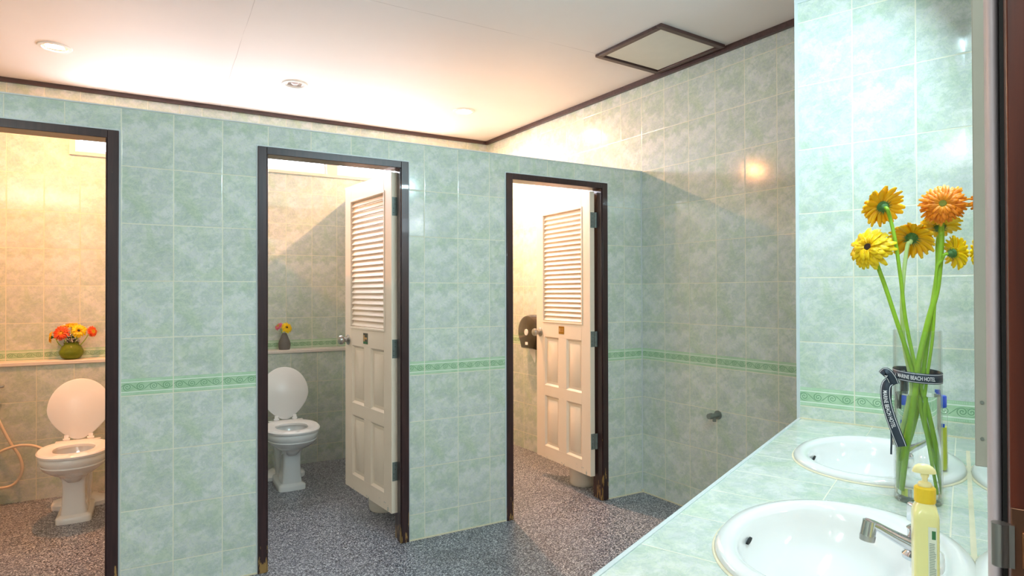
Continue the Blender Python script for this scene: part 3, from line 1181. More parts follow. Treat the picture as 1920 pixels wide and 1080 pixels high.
def disp_ring(x, k, dz=0.0):
    # outline in (y, z): round top, narrower square foot
    pts = []
    R_ = 0.142 * k
    for i in range(41):
        a_ = radians(-38 + i * (180 + 76) / 40)
        pts.append((x, R_ * cos(a_), R_ * sin(a_) + dz))
    pts.append((x, -0.092 * k, -0.140 * k + dz))
    pts.append((x, 0.092 * k, -0.140 * k + dz))
    return pts


bm = bmesh.new()
loft(bm, [disp_ring(0.0, 1.0), disp_ring(-0.085, 1.0), disp_ring(-0.11, 0.93), disp_ring(-0.118, 0.80)], True, True)
build('cover', bm, M['smoke'], de, smooth=35)
bm = bmesh.new()
lathe(bm, [(0.026, 0.0), (0.026, 0.004), (0.020, 0.006), (0.0205, 0.003), (0.006, 0.003), (0.001, 0.006)], 32, cap1=False)
k = build('spindle_badge', bm, M['paper'], de, smooth=50)
k.location = (-0.118, 0, 0.0)
k.rotation_euler = (0, radians(-90), 0)
k['label'] = 'white round badge'
bm = bmesh.new()
box(bm, -0.1205, -0.118, -0.020, 0.016, -0.104, -0.080)
build('window_slot', bm, M['paper'], de, bevel=0.002)
bm = bmesh.new()
g = [[(-0.06, -0.05, -0.135), (-0.06, 0.05, -0.135)], [(-0.062, -0.048, -0.17), (-0.06, 0.03, -0.175)],
     [(-0.058, -0.045, -0.205), (-0.06, -0.005, -0.215)], [(-0.06, -0.04, -0.245), (-0.06, -0.035, -0.252)]]
prev = None
for r_ in g:
    vs = [bm.verts.new(p) for p in r_]
    if prev:
        bm.faces.new((prev[0], prev[1], vs[1], vs[0]))
    prev = vs
o = build('tissue', bm, M['paper'], de)
md = o.modifiers.new('solid', 'SOLIDIFY')
md.thickness = 0.0008

# waste bins behind the doors
for loc, lab in (((-0.245, 0.34, 0), 'cream plastic waste bin behind the right stall door'),
                 ((-1.60, 0.56, 0), 'cream plastic waste bin behind the middle stall door')):
    e = tag(empty('waste_bin', loc), lab, 'waste bin', 'cream waste bins')
    bm = bmesh.new()
    lathe(bm, [(0.082, 0.0), (0.086, 0.006), (0.090, 0.02), (0.104, 0.24), (0.108, 0.244), (0.108, 0.252), (0.100, 0.252), (0.086, 0.02), (0.001, 0.015)], 40, cap1=False)
    build('bin_body', bm, M['bin'], e, smooth=40)

# ------------------------------------------------------------------ counter and basins
SINKS = [(0.492, 0.309), (1.268, 0.325)]
SA, SB = 0.278, 0.215
bm = bmesh.new()
zt, zb = 0.837, 0.795
L0, L1 = 0.0, 2.02


def nmir(s):
    t_ = 2.5886 - s
    return 0.5204 + 0.0198 - 0.0056 * t_ + 0.006


pq = [V(0.0, 0.0), V(L1, 0.0), V(L1, nmir(L1)), PB - N * 0.0 - PN * 0.0]
# last corner: where the pier face meets the mirror wall
k_ = 0.0
for i in range(400):
    q = V0 + VD * (i * 0.002)
    nn = (q - E0).dot(N)
    ss = -(q - E0).dot(D)
    if nn >= nmir(ss):
        k_ = i * 0.002
        break
PC = V0 + VD * k_
PAe = V0 - VD * 0.192
prism(bm, [PAe - PN * 0.0, V(L1, 0.0), V(L1, nmir(L1)), PC], zb, zt)
counter = build('vanity_counter', bm, M['tile_counter'])
# cut the basin openings
cutters = []
for s_, n_ in SINKS:
    cb = bmesh.new()
    pts = []
    for i in range(64):
        a_ = 2 * pi * i / 64
        pts.append(V(s_ + (SA - 0.02) * cos(a_), n_ + (SB - 0.02) * sin(a_)))
    prism(cb, pts, 0.7, 0.9)
    co = build('cut', cb, M['tile_counter'])
    md = counter.modifiers.new('cut', 'BOOLEAN')
    md.operation = 'DIFFERENCE'
    md.solver = 'EXACT'
    md.object = co
    cutters.append(co)
dg = bpy.context.evaluated_depsgraph_get()
me2 = bpy.data.meshes.new_from_object(counter.evaluated_get(dg))
counter.modifiers.clear()
counter.data = me2
for co in cutters:
    bpy.data.objects.remove(co, do_unlink=True)
uvl = counter.data.uv_layers.new(name='UVMap')
for p in counter.data.polygons:
    for li in p.loop_indices:
        c_ = counter.data.vertices[counter.data.loops[li].vertex_index].co
        s_ = -(c_ - E0).dot(D)
        n_ = (c_ - E0).dot(N)
        if abs(p.normal.z) > 0.6:
            uvl.data[li].uv = (s_ - 0.012, n_ + 0.001)
        else:
            uvl.data[li].uv = (s_ - 0.012, c_.z - 0.62)
tag(counter, 'pale green tiled vanity counter with two white basins set in it', 'counter')
bm = bmesh.new()
q1, q2 = V(0.03, 0.0), V(L1, 0.0)
prism(bm, [PAe + D * -0.01, q2, q2 + N * -0.004, PAe - N * 0.004 - D * 0.01], zb, zt + 0.0025)
prism(bm, [PAe + D * -0.01, q2, q2 + N * 0.006, PAe + N * 0.006 - D * 0.01], zt, zt + 0.0025)
build('edge_trim', bm, M['white_trim'], counter)
bm = bmesh.new()
prism(bm, [V(0.06, 0.05), V(L1, 0.05), V(L1, nmir(L1) - 0.01), V(0.16, nmir(0.2) - 0.01)], 0.0, 0.62)
build('base_panel', bm, M['white_trim'], counter)
bm = bmesh.new()
prism(bm, [V(0.06, 0.05), V(L1, 0.05), V(L1, 0.07), V(0.06, 0.07)], 0.62, zb)
build('base_panel', bm, M['white_trim'], counter)
# caulk lines
bm = bmesh.new()
prism(bm, [V(0.22, nmir(0.2)), V(L1, nmir(L1)), V(L1, nmir(L1) - 0.0105), V(0.22, nmir(0.2) - 0.0105)], zt, zt + 0.004)
m0, m1 = PAe, PC
prism(bm, [m0, m1, m1 - PN * 0.006, m0 - PN * 0.006], zt, zt + 0.004)
build('caulk', bm, M['caulk'], counter)

# mirror
mi = tag(empty('wall_mirror', MW(1.5, 0, 0.9)), 'frameless wall mirror along the counter, seen almost edge-on', 'mirror')
bm = bmesh.new()
mo = MW(1.5, 0, 0.9)
prism(bm, [MW(2.35, 0.0) - mo, MW(0.58, 0.0) - mo, MW(0.58, 0.005) - mo, MW(2.35, 0.005) - mo], 0.875, 2.22 + 0.9 - 0.9)
for v in bm.verts:
    v.co.z = (0.875 - 0.9) if v.co.z < 0.95 else (2.22 - 0.9)
build('mirror_glass', bm, M['mirror'], mi)


def basin(s_, n_, label):
    o_ = V(s_, n_, zt)
    e = empty('wash_basin', o_)
    tag(e, label, 'wash basin', 'oval basins in the counter')
    # local frame: x along -D (towards camera), y across towards the mirror
    e.rotation_euler = (0, 0, atan2(-D.y, -D.x))
    # local +y = rotate +90 of -D  = (D.y, -D.x) = N
    bm = bmesh.new()

    def el(a_, b_, z_, dy=0.0, n=72, e_=2.1):
        return sup(a_, b_, b_, e_, n=n, cy=dy, z=z_)
    R = [el(SA, SB, 0.001), el(SA + 0.001, SB + 0.001, 0.006), el(SA - 0.006, SB - 0.006, 0.014), el(SA - 0.022, SB - 0.022, 0.017),
         el(SA - 0.045, SB - 0.050, 0.013, -0.014), el(SA - 0.056, SB - 0.064, 0.002, -0.022), el(SA - 0.062, SB - 0.070, -0.02, -0.024),
         el(SA - 0.075, SB - 0.082, -0.06, -0.024), el(SA - 0.11, SB - 0.105, -0.095, -0.022), el(SA - 0.17, SB - 0.15, -0.115, -0.02),
         el(0.03, 0.03, -0.122, -0.02, e_=2)]
    loft(bm, R, False, True)
    # underside shell
    U = [el(SA - 0.001, SB - 0.001, 0.0005), el(SA - 0.025, SB - 0.025, -0.02), el(SA - 0.04, SB - 0.05, -0.07), el(SA - 0.12, SB - 0.11, -0.125), el(0.05, 0.05, -0.14)]
    loft(bm, U, False, True)
    # raised tap deck on the mirror side
    dk = [sup(0.055, 0.030, 0.022, 3, cy=SB - 0.070, z=0.010), sup(0.052, 0.028, 0.020, 3, cy=SB - 0.070, z=0.024), sup(0.044, 0.020, 0.014, 3, cy=SB - 0.070, z=0.028)]
    loft(bm, dk, False, True)
    build('bowl', bm, M['porcelain'], e, smooth=60)
    bm = bmesh.new()
    lathe(bm, [(0.028, -0.004), (0.028, 0.002), (0.022, 0.004), (0.010, 0.002), (0.001, 0.002)], 32, c=(0, -0.02, -0.120), cap1=False)
    build('drain', bm, M['chrome'], e, smooth=50)
    bm = bmesh.new()
    mt = Matrix.Translation((0, -(SB - 0.070) - 0.0225, -0.018)) @ Matrix.Rotation(radians(-12), 4, 'X')
    ring = [mt @ Vector((0.016 * cos(a_), 0, 0.006 * sin(a_))) for a_ in [2 * pi * i / 24 for i in range(24)]]
    ring2 = [mt @ Vector((0.016 * cos(a_), 0.004, 0.006 * sin(a_))) for a_ in [2 * pi * i / 24 for i in range(24)]]
    loft(bm, [ring, ring2], True, True)
    k = build('overflow_slot', bm, M['dark'], e)
    k['label'] = 'dark overflow slot'
    # rim caulk
    bm = bmesh.new()
    loft(bm, [el(SA + 0.006, SB + 0.006, 0.0005), el(SA + 0.004, SB + 0.004, 0.003), el(SA - 0.002, SB - 0.002, 0.003)], False, False)
    build('rim_caulk', bm, M['caulk'], e, smooth=60)
    return e


basin(*SINKS[0], 'oval white basin farther from the camera, behind the glass vase')
basin(*SINKS[1], 'oval white basin nearest the camera, with the soap bottle on its rim')


def faucet(s_, n_, turn, label):
    e = tag(empty('faucet', V(s_, n_, zt + 0.027)), label, 'faucet', 'chrome basin taps')
    e.rotation_euler = (0, 0, atan2(-D.y, -D.x) + turn)
    bm = bmesh.new()
    lathe(bm, [(0.026, 0.0), (0.026, 0.006), (0.020, 0.012), (0.018, 0.016), (0.0175, 0.048), (0.019, 0.052), (0.014, 0.056), (0.001, 0.057)], 32, cap1=False)
    build('body', bm, M['chrome'], e, smooth=40)
    bm = bmesh.new()
    # spout: flat tapering bar rising away from the mirror, nozzle turned down
    path = [(0, 0.0, 0.016), (0, -0.026, 0.029), (0, -0.052, 0.043), (0, -0.076, 0.057), (0, -0.090, 0.064)]
    rings = []
    for i, p in enumerate(path):
        w_, h_ = (0.019, 0.0165, 0.0145, 0.0125, 0.011)[i], (0.015, 0.0125, 0.0105, 0.009, 0.007)[i]
        rings.append([(p[0] + w_ * math.copysign(abs(cos(a_)) ** 0.7, cos(a_)), p[1], p[2] + h_ * math.copysign(abs(sin(a_)) ** 0.7, sin(a_)))
                      for a_ in [2 * pi * j / 20 for j in range(20)]])
    loft(bm, rings, True, True)
    tube(bm, [(0, -0.087, 0.067), (0, -0.092, 0.041)], [0.0115, 0.0125], 20)
    build('spout', bm, M['chrome'], e, smooth=45)
    bm = bmesh.new()
    tube(bm, [(0, -0.0915, 0.0425), (0, -0.093, 0.033)], [0.0128, 0.0122], 20)
    build('aerator', bm, M['steel'], e, smooth=45)
    bm = bmesh.new()
    lathe(bm, [(0.008, 0.0), (0.008, 0.010), (0.019, 0.012), (0.0185, 0.042), (0.015, 0.045), (0.001, 0.046)], 6, c=(0, 0, 0.052), cap1=False)
    build('handle', bm, M['chrome'], e, bevel=0.002)
    return e


faucet(1.290, 0.454, radians(38), 'chrome tap of the nearest basin, its spout reaching out beside the soap bottle')
faucet(0.500, 0.452, radians(20), 'chrome tap of the farther basin, seen through the vase')

# ------------------------------------------------------------------ glass vase with gerberas
VC = V(0.838, 0.430, zt)
va = tag(empty('glass_vase', VC), 'tall clear cylinder vase half filled with water on the counter', 'vase')
RV, HV = 0.049, 0.402
bm = bmesh.new()
lathe(bm, [(0.046, 0.0), (RV, 0.003), (RV, HV), (RV - 0.0015, HV + 0.0015), (RV - 0.003, HV), (RV - 0.003, 0.014), (0.001, 0.012)], 64, cap0=True, cap1=False)
build('vase_wall', bm, M['glass'], va, smooth=40)
bm = bmesh.new()
lathe(bm, [(0.044, 0.0), (0.0472, 0.003), (0.0472, 0.013), (0.044, 0.0155)], 64, cap0=True, cap1=True)
build('vase_base', bm, M['glass'], va, smooth=40)
bm = bmesh.new()
lathe(bm, [(0.0455, 0.0165), (0.0455, 0.252), (0.0450, 0.2515)], 64, cap0=True, cap1=True)
wm = NT('water')
wm.b.inputs['Base Color'].default_value = (0.97, 1.0, 0.98, 1)
wm.b.inputs['Transmission Weight'].default_value = 1.0
wm.b.inputs['Roughness'].default_value = 0.0
wm.b.inputs['IOR'].default_value = 1.22
build('water', bm, wm.m, va, smooth=40)


def gerbera_head(bm, R, droop, seed, layers=3, npet=24, cup=0.0):
    pw = 24.0 / npet if npet > 28 else 1.0
    rnd = random.Random(seed)
    for L in range(layers):
        n = npet - 3 * L
        rr = R * (1.0, 0.86, 0.62, 0.45)[L]
        z_off = 0.0015 + 0.003 * L
        lift = (-droop) + 0.11 * L
        for i in range(n):
            a_ = 2 * pi * (i + 0.5 * L) / n + rnd.uniform(-0.06, 0.06)
            ln = rr * rnd.uniform(0.90, 1.05)
            w = R * rnd.uniform(0.125, 0.16) * (1.0 - 0.12 * L) * pw
            tw = rnd.uniform(-0.35, 0.35)
            bend = rnd.uniform(-0.12, 0.12) + lift
            rows = []
            r0 = R * 0.10
            for k in range(6):
                f_ = k / 5
                rad = r0 + (ln - r0) * f_
                zz = z_off + (rad - r0) * (bend + cup) + 0.12 * R * sin(f_ * pi) * 0.8 - 0.25 * (droop) * R * f_ * f_
                ww = w * (0.45, 0.72, 0.95, 1.0, 0.88, 0.42)[k]
                rows.append([(rad, -ww, zz + abs(ww) * 0.10 + ww * tw), (rad * 1.0, 0, zz - 0.10 * w * 2), (rad, ww, zz + abs(ww) * 0.10 - ww * tw)])
            ca, sa = cos(a_), sin(a_)
            prev = None
            for rw in rows:
                vs = [bm.verts.new((x * ca - y * sa, x * sa + y * ca, z)) for x, y, z in rw]
                if prev:
                    for j in range(2):
                        bm.faces.new((prev[j], prev[j + 1], vs[j + 1], vs[j]))
                prev = vs


def florets(bm, R, r0, r1, n, h, mi, seed):
    rnd = random.Random(seed)
    for i in range(n):
        a_ = rnd.uniform(0, 2 * pi)
        r_ = rnd.uniform(r0, r1)
        x, y = r_ * cos(a_), r_ * sin(a_)
        s_ = R * 0.022
        zt_ = h + rnd.uniform(-0.001, 0.0015)
        vs = [bm.verts.new((x + s_ * cos(b_), y + s_ * sin(b_), 0.002)) for b_ in (0, 2.1, 4.2)]
        tp = bm.verts.new((x * 1.12, y * 1.12, zt_))
        for j in range(3):
            bm.faces.new((vs[j], vs[(j + 1) % 3], tp)).material_index = mi


PET = {
    'yellow': petal_mat('yellow_petals', srgb(255, 200, 0), srgb(255, 214, 0), srgb(255, 226, 40), 0.05),
    'gold': petal_mat('golden_petals', srgb(255, 176, 0), srgb(255, 190, 0), srgb(255, 208, 30), 0.05),
    'orange': petal_mat('orange_petals', srgb(250, 160, 40), srgb(248, 138, 10), srgb(255, 196, 60), 0.05),
    'red': petal_mat('orange_red_petals', srgb(244, 130, 40), srgb(240, 84, 30), srgb(246, 110, 50), 0.05),
    'pink': petal_mat('pink_petals', srgb(236, 130, 140), srgb(230, 110, 130), srgb(240, 150, 160), 0.04),
    'white': petal_mat('cream_pink_petals', srgb(246, 214, 196), srgb(250, 226, 212), srgb(252, 236, 226), 0.04),
}
EYE = {'green': plain('green_eye', srgb(120, 120, 30), 0.7, var=0.3, vscale=300), 'dark': plain('dark_eye', srgb(50, 28, 12), 0.7),
       'gold': plain('golden_eye', srgb(226, 170, 40), 0.7)}
RIM = plain('yellow_florets', srgb(232, 226, 60), 0.6)


def gerbera(name, root, facing, R, col, eye, stem_pts, stem_r, label, group, droop=0.15, seed=1, layers=3, npet=24,
            stem_mat='stem', cup=0.0, cat='flower'):
    """a flower: an empty at the head; children petals, eye, calyx, stem"""
    e = tag(empty('gerbera', root), label, cat, group)
    q = Vector(facing).normalized().to_track_quat('Z', 'Y')
    bm = bmesh.new()
    gerbera_head(bm, R, droop, seed, layers, npet, cup)
    o = build('petals', bm, PET[col], e, smooth=180)
    o.rotation_mode = 'QUATERNION'
    o.rotation_quaternion = q
    md = o.modifiers.new('solid', 'SOLIDIFY')
    md.thickness = 0.0004
    bm = bmesh.new()
    ez = 0.0035 if layers > 2 else 0.0
    er = 0.27 if layers > 2 and eye == 'green' else 0.20
    lathe(bm, [(R * er, 0.0), (R * er, 0.0035 + ez), (R * 0.13, 0.0065 + ez), (0.0005, 0.006 + ez)], 20, cap1=False)
    florets(bm, R, R * er * 0.9, R * (er + 0.11), 200, 0.011 + ez, 1, seed)
    o = build('eye', bm, [EYE[eye], RIM if eye != 'dark' else PET[col]], e)
    o.rotation_mode = 'QUATERNION'
    o.rotation_quaternion = q
    o['label'] = {'green': 'green eye ringed with yellow florets', 'dark': 'dark brown eye', 'gold': 'golden eye'}[eye]
    bm = bmesh.new()
    lathe(bm, [(R * 0.07, -0.016), (R * 0.13, -0.013), (R * 0.22, -0.006), (R * 0.26, 0.0), (R * 0.2, 0.002)], 18, cap0=True, cap1=False)
    rnd = random.Random(seed + 5)
    for i in range(30):
        a_ = 2 * pi * i / 30 + rnd.uniform(-0.1, 0.1)
        L_ = R * rnd.uniform(0.34, 0.46)
        c_, s_ = cos(a_), sin(a_)
        w_ = R * 0.028
        r0 = R * 0.18
        z0_ = -0.0045
        A_ = bm.verts.new((r0 * c_ - w_ * s_, r0 * s_ + w_ * c_, -0.008))
        B_ = bm.verts.new((r0 * c_ + w_ * s_, r0 * s_ - w_ * c_, -0.008))
        C_ = bm.verts.new((L_ * c_, L_ * s_, z0_ + L_ * (-droop)))
        bm.faces.new((A_, B_, C_))
    o = build('calyx', bm, M['calyx'], e, smooth=60)
    o.rotation_mode = 'QUATERNION'
    o.rotation_quaternion = q
    if stem_pts:
        bm = bmesh.new()
        f_ = Vector(facing).normalized()
        pts = spline([Vector((0, 0, 0)) - f_ * 0.010, Vector((0, 0, 0)) - f_ * 0.022] + [Vector(p) - Vector(root) for p in stem_pts], 8)
        tube(bm, pts, stem_r, 10)
        build('stem', bm, M[stem_mat], e, smooth=60)
    return e


def vl(lat, z, dep=0.0):
    """a point over the vase: lat towards the mirror, dep towards the camera"""
    return Vector((VC.x, VC.y, 0)) + N * lat - D * dep + Vector((0, 0, z))


def fc(tocam, right, up):
    return -D * tocam + N * right + Vector((0, 0, up))


G = 'gerberas in the tall glass vase'
gerbera('g', vl(-0.066, 1.536, 0.03), fc(-0.72, -0.50, 0.42), 0.050, 'gold', 'green',
        [vl(-0.050, 1.505, 0.03), vl(-0.040, 1.45, 0.03), vl(-0.030, 1.36, 0.025), vl(-0.022, 1.27, 0.02), vl(-0.008, 1.18, 0.012), vl(0.012, 1.08, 0.0), vl(0.028, 0.97, -0.006), vl(0.040, 0.862, -0.008)],
        0.0042, 'yellow gerbera at top left of the tall vase, seen from behind', G, droop=0.12, seed=3, npet=20, layers=2)
gerbera('g', vl(-0.094, 1.438, 0.03), fc(0.85, -0.36, 0.28), 0.054, 'yellow', 'dark',
        [vl(-0.080, 1.40, 0.012), vl(-0.062, 1.34, 0.012), vl(-0.040, 1.26, 0.01), vl(-0.018, 1.18, 0.006), vl(-0.001, 1.10, 0.0), vl(0.014, 1.0, -0.01), vl(0.026, 0.93, -0.02), vl(0.038, 0.858, -0.012)],
        0.0048, 'bright yellow gerbera at far left of the tall vase, facing the room', G, droop=0.22, seed=8, npet=24)
gerbera('g', vl(-0.010, 1.462, -0.02), fc(-0.72, 0.10, 0.55), 0.052, 'gold', 'green',
        [vl(-0.018, 1.44, 0.0), vl(-0.026, 1.37, 0.0), vl(-0.030, 1.29, -0.002), vl(-0.026, 1.20, -0.004), vl(-0.012, 1.10, -0.004), vl(-0.026, 1.0, 0.006), vl(-0.036, 0.93, 0.010), vl(-0.039, 0.862, 0.010)],
        0.0046, 'golden gerbera in the middle of the tall vase, turned away on a pale stem', G, droop=0.32, seed=12, npet=20, layers=2, stem_mat='pale_stem')
gerbera('g', vl(0.053, 1.532, 0.02), fc(0.93, -0.02, 0.12), 0.048, 'orange', 'green',
        [vl(0.049, 1.50, -0.012), vl(0.048, 1.44, -0.008), vl(0.040, 1.34, 0.0), vl(0.022, 1.26, 0.006), vl(0.004, 1.17, 0.01), vl(-0.004, 1.09, 0.012), vl(-0.016, 0.99, 0.018), vl(-0.024, 0.92, 0.022), vl(-0.030, 0.862, 0.02)],
        0.0062, 'large orange gerbera at top right of the tall vase, facing the room', G, droop=0.10, seed=21, npet=38, layers=3)
gerbera('g', vl(0.046, 1.484, -0.02), fc(-0.55, -0.10, 0.8), 0.044, 'yellow', 'green',
        [vl(0.042, 1.45, -0.02), vl(0.040, 1.38, -0.02), vl(0.030, 1.30, -0.018), vl(0.018, 1.20, -0.012), vl(0.006, 1.10, -0.01), vl(-0.010, 1.0, -0.012), vl(-0.024, 0.93, -0.018), vl(-0.034, 0.862, -0.018)],
        0.0050, 'yellow gerbera half hidden under the large orange one', G, droop=0.05, seed=30, npet=22, layers=2, cup=0.1)
gerbera('g', vl(0.072, 1.420, 0.0), fc(-0.55, 0.72, 0.15), 0.040, 'yellow', 'green',
        [vl(0.050, 1.405, 0.006), vl(0.040, 1.385, 0.006), vl(0.036, 1.32, 0.004), vl(0.030, 1.22, 0.0), vl(0.018, 1.12, 0.0), vl(0.012, 1.04, 0.005), vl(0.022, 0.95, 0.01), vl(0.034, 0.862, 0.01)],
        0.0034, 'yellow gerbera at lower right of the tall vase, turned to the mirror', G, droop=0.02, seed=41, npet=20, layers=2, cup=0.12)

# ribbon with lettering
rb = tag(empty('ribbon', VC), 'navy ribbon with silver lettering tied round the glass vase', 'ribbon')


def band_pt(a_, z_, r_=RV + 0.0012):
    # angle 0 faces the camera, positive towards the mirror
    v = -D * cos(a_) + N * sin(a_)
    return v * r_ + Vector((0, 0, z_))


def band_tilt(a_):
    return 0.297 - 0.004 * sin(a_ + 0.4)


def band_strip(bm, z_lo, z_hi, r_, n=96, mi=0):
    prev = None
    for i in range(n + 1):
        a_ = 2 * pi * i / n
        vs = [bm.verts.new(band_pt(a_, band_tilt(a_) + z_, r_)) for z_ in (z_lo, z_hi)]
        if prev:
            bm.faces.new((prev[0], vs[0], vs[1], prev[1])).material_index = mi
        prev = vs


bm = bmesh.new()
band_strip(bm, -0.0118, 0.0118, RV + 0.0010)
o = build('band', bm, M['navy'], rb, smooth=180)
md = o.modifiers.new('s', 'SOLIDIFY')
md.thickness = 0.0006
bm = bmesh.new()
band_strip(bm, 0.0090, 0.0100, RV + 0.0018)
band_strip(bm, -0.0100, -0.0090, RV + 0.0018)
build('edge_stripe', bm, M['silver_print'], rb, smooth=180)


def text_mesh(body, size):
    cu = bpy.data.curves.new('lettering', 'FONT')
    cu.body = body
    cu.size = size
    cu.offset = size * 0.012
    ob = bpy.data.objects.new('lettering', cu)
    COL.objects.link(ob)
    dg_ = bpy.context.evaluated_depsgraph_get()
    me = bpy.data.meshes.new_from_object(ob.evaluated_get(dg_))
    bpy.data.objects.remove(ob, do_unlink=True)
    return me


def letter_pts(body, size):
    me = text_mesh(body, size)
    bm_ = bmesh.new()
    bm_.from_mesh(me)
    bmesh.ops.triangulate(bm_, faces=bm_.faces)
    bmesh.ops.subdivide_edges(bm_, edges=[e_ for e_ in bm_.edges if e_.calc_length() > 0.004], cuts=2)
    xs_ = [v.co.x for v in bm_.verts]
    return bm_, min(xs_), max(xs_)


TXT = 'MARINE BEACH HOTEL'
bm, xa, xb = letter_pts(TXT, 0.0128)
for v in bm.verts:
    a_ = (v.co.x - xa) * 0.585 / RV - 0.80
    v.co = band_pt(a_, band_tilt(a_) + v.co.y - 0.0046, RV + 0.0020)
build('lettering', bm, M['silver_print'], rb)
bm = bmesh.new()
for i, (aa, zz) in enumerate(((-0.955, -0.003), (-0.915, -0.003), (-0.935, 0.004))):
    pass
vs = [bm.verts.new(band_pt(a_, band_tilt(a_) + z_, RV + 0.002)) for a_, z_ in ((-1.0, -0.0035), (-0.92, -0.0035), (-0.96, 0.004))]
bm.faces.new(vs)
build('emblem', bm, M['silver_print'], rb)

# tails: a strip along a path in the plane facing the camera, lat/height, hanging left of the vase
TV = -D * 0.98 - N * 0.2


def tail(path, w, name, mats, back=0.0):
    bm = bmesh.new()
    prev = None
    P = spline(path, 8)
    fr = []
    for i, p in enumerate(P):
        d_ = (P[min(i + 1, len(P) - 1)] - P[max(i - 1, 0)]).normalized()
        sd = d_.cross(TV.normalized()).normalized()
        fr.append((p, d_, sd))
        vs = [bm.verts.new(p + sd * w), bm.verts.new(p - sd * w)]
        if prev:
            bm.faces.new((prev[0], vs[0], vs[1], prev[1]))
        prev = vs
    o_ = build(name, bm, mats, rb, smooth=180)
    md_ = o_.modifiers.new('s', 'SOLIDIFY')
    md_.thickness = 0.0006
    for q_ in (0.80, -0.80):
        bm2 = bmesh.new()
        prev = None
        for p, d_, sd in fr:
            k1 = sd * w * q_
            vs = [bm2.verts.new(p + k1 + sd * w * 0.05 + TV * 0.0009), bm2.verts.new(p + k1 - sd * w * 0.05 + TV * 0.0009)]
            if prev:
                bm2.faces.new((prev[0], vs[0], vs[1], prev[1]))
            prev = vs
        build('edge_stripe', bm2, M['silver_print'], o_, smooth=180)
    return o_, fr


def tl(lat, z, dep):
    return N * lat - D * dep + Vector((0, 0, z - zt))


path = [tl(-0.047, 1.122, 0.026), tl(-0.059, 1.112, 0.034), tl(-0.062, 1.092, 0.038), tl(-0.059, 1.065, 0.040), tl(-0.051, 1.035, 0.044), tl(-0.040, 1.002, 0.047), tl(-0.032, 0.980, 0.048), tl(-0.029, 0.970, 0.048)]
tail_o, fr = tail(path, 0.0112, 'tail', M['navy'])
# lettering down the tail
bm, xa, xb = letter_pts(TXT, 0.0128)
cum = [0.0]
for i in range(1, len(fr)):
    cum.append(cum[-1] + (fr[i][0] - fr[i - 1][0]).length)
tot = cum[-1]
for v in bm.verts:
    x = (v.co.x - xa) * 0.66 + 0.034
    i = 0
    while i < len(cum) - 2 and cum[i + 1] < x:
        i += 1
    f_ = (x - cum[i]) / max(1e-6, cum[i + 1] - cum[i])
    p = fr[i][0].lerp(fr[i + 1][0], f_)
    sd = fr[i][2]
    v.co = p + (-sd if sd.dot(N) < 0 else sd) * (v.co.y - 0.0046) + TV * 0.0011
build('lettering', bm, M['silver_print'], tail_o)
# knot and loop at the left, narrow second tail
bm = bmesh.new()
tail([tl(-0.068, 1.132, 0.034), tl(-0.060, 1.140, 0.036), tl(-0.050, 1.128, 0.036), tl(-0.044, 1.112, 0.032)], 0.011, 'knot', M['navy'])
tail([tl(-0.052, 1.115, 0.020), tl(-0.053, 1.05, 0.018), tl(-0.052, 0.98, 0.018), tl(-0.053, 0.942, 0.018)], 0.0022, 'tail', M['navy'])
tail([tl(-0.040, 1.118, -0.020), tl(-0.034, 1.135, -0.036), tl(-0.030, 1.11, -0.044), tl(-0.030, 1.07, -0.046), tl(-0.030, 1.045, -0.046)], 0.009, 'tail', M['navy'])
bm.free()

# ------------------------------------------------------------------ bottles


def rr(w, d, z, e=4.0, n=40):
    return sup(w, d, d, e, n=n, z=z)


BC = V(1.445, 0.470, zt + 0.015)
e = tag(empty('soap_bottle', BC), 'pale yellow pump soap bottle standing on the rim of the nearest basin', 'soap bottle')
e.rotation_euler = (0, 0, atan2(-D.y, -D.x) + radians(8))
e.scale = (0.76, 0.76, 0.90)
# local x = towards camera, y = towards mirror
bm = bmesh.new()
loft(bm, [rr(0.028, 0.019, 0.0), rr(0.031, 0.0225, 0.004, 6), rr(0.031, 0.0225, 0.15, 6), rr(0.030, 0.0215, 0.158, 6), rr(0.024, 0.019, 0.168, 3),
          rr(0.018, 0.016, 0.174, 2), rr(0.016, 0.016, 0.180, 2)], True, True)
build('bottle_body', bm, M['soap_body'], e, smooth=50)
bm = bmesh.new()
prof = [(0.0175, 0.174)]
seg = 48
rings = []
for r_, z_ in ((0.0180, 0.174), (0.0185, 0.176), (0.0185, 0.198), (0.0165, 0.2), (0.010, 0.201)):
    rings.append([((r_ + (0.0005 if i % 2 and z_ < 0.199 else 0)) * cos(2 * pi * i / seg), (r_ + (0.0005 if i % 2 and z_ < 0.199 else 0)) * sin(2 * pi * i / seg), z_) for i in range(seg)])
loft(bm, rings, True, True)
build('cap', bm, M['yellow_cap'], e, smooth=30)
bm = bmesh.new()
lathe(bm, [(0.012, 0.200), (0.013, 0.203), (0.011, 0.207), (0.005, 0.209), (0.005, 0.214), (0.0075, 0.218), (0.0075, 0.222), (0.007, 0.226)], 32)
build('collar', bm, M['pump'], e, smooth=50)
bm = bmesh.new()
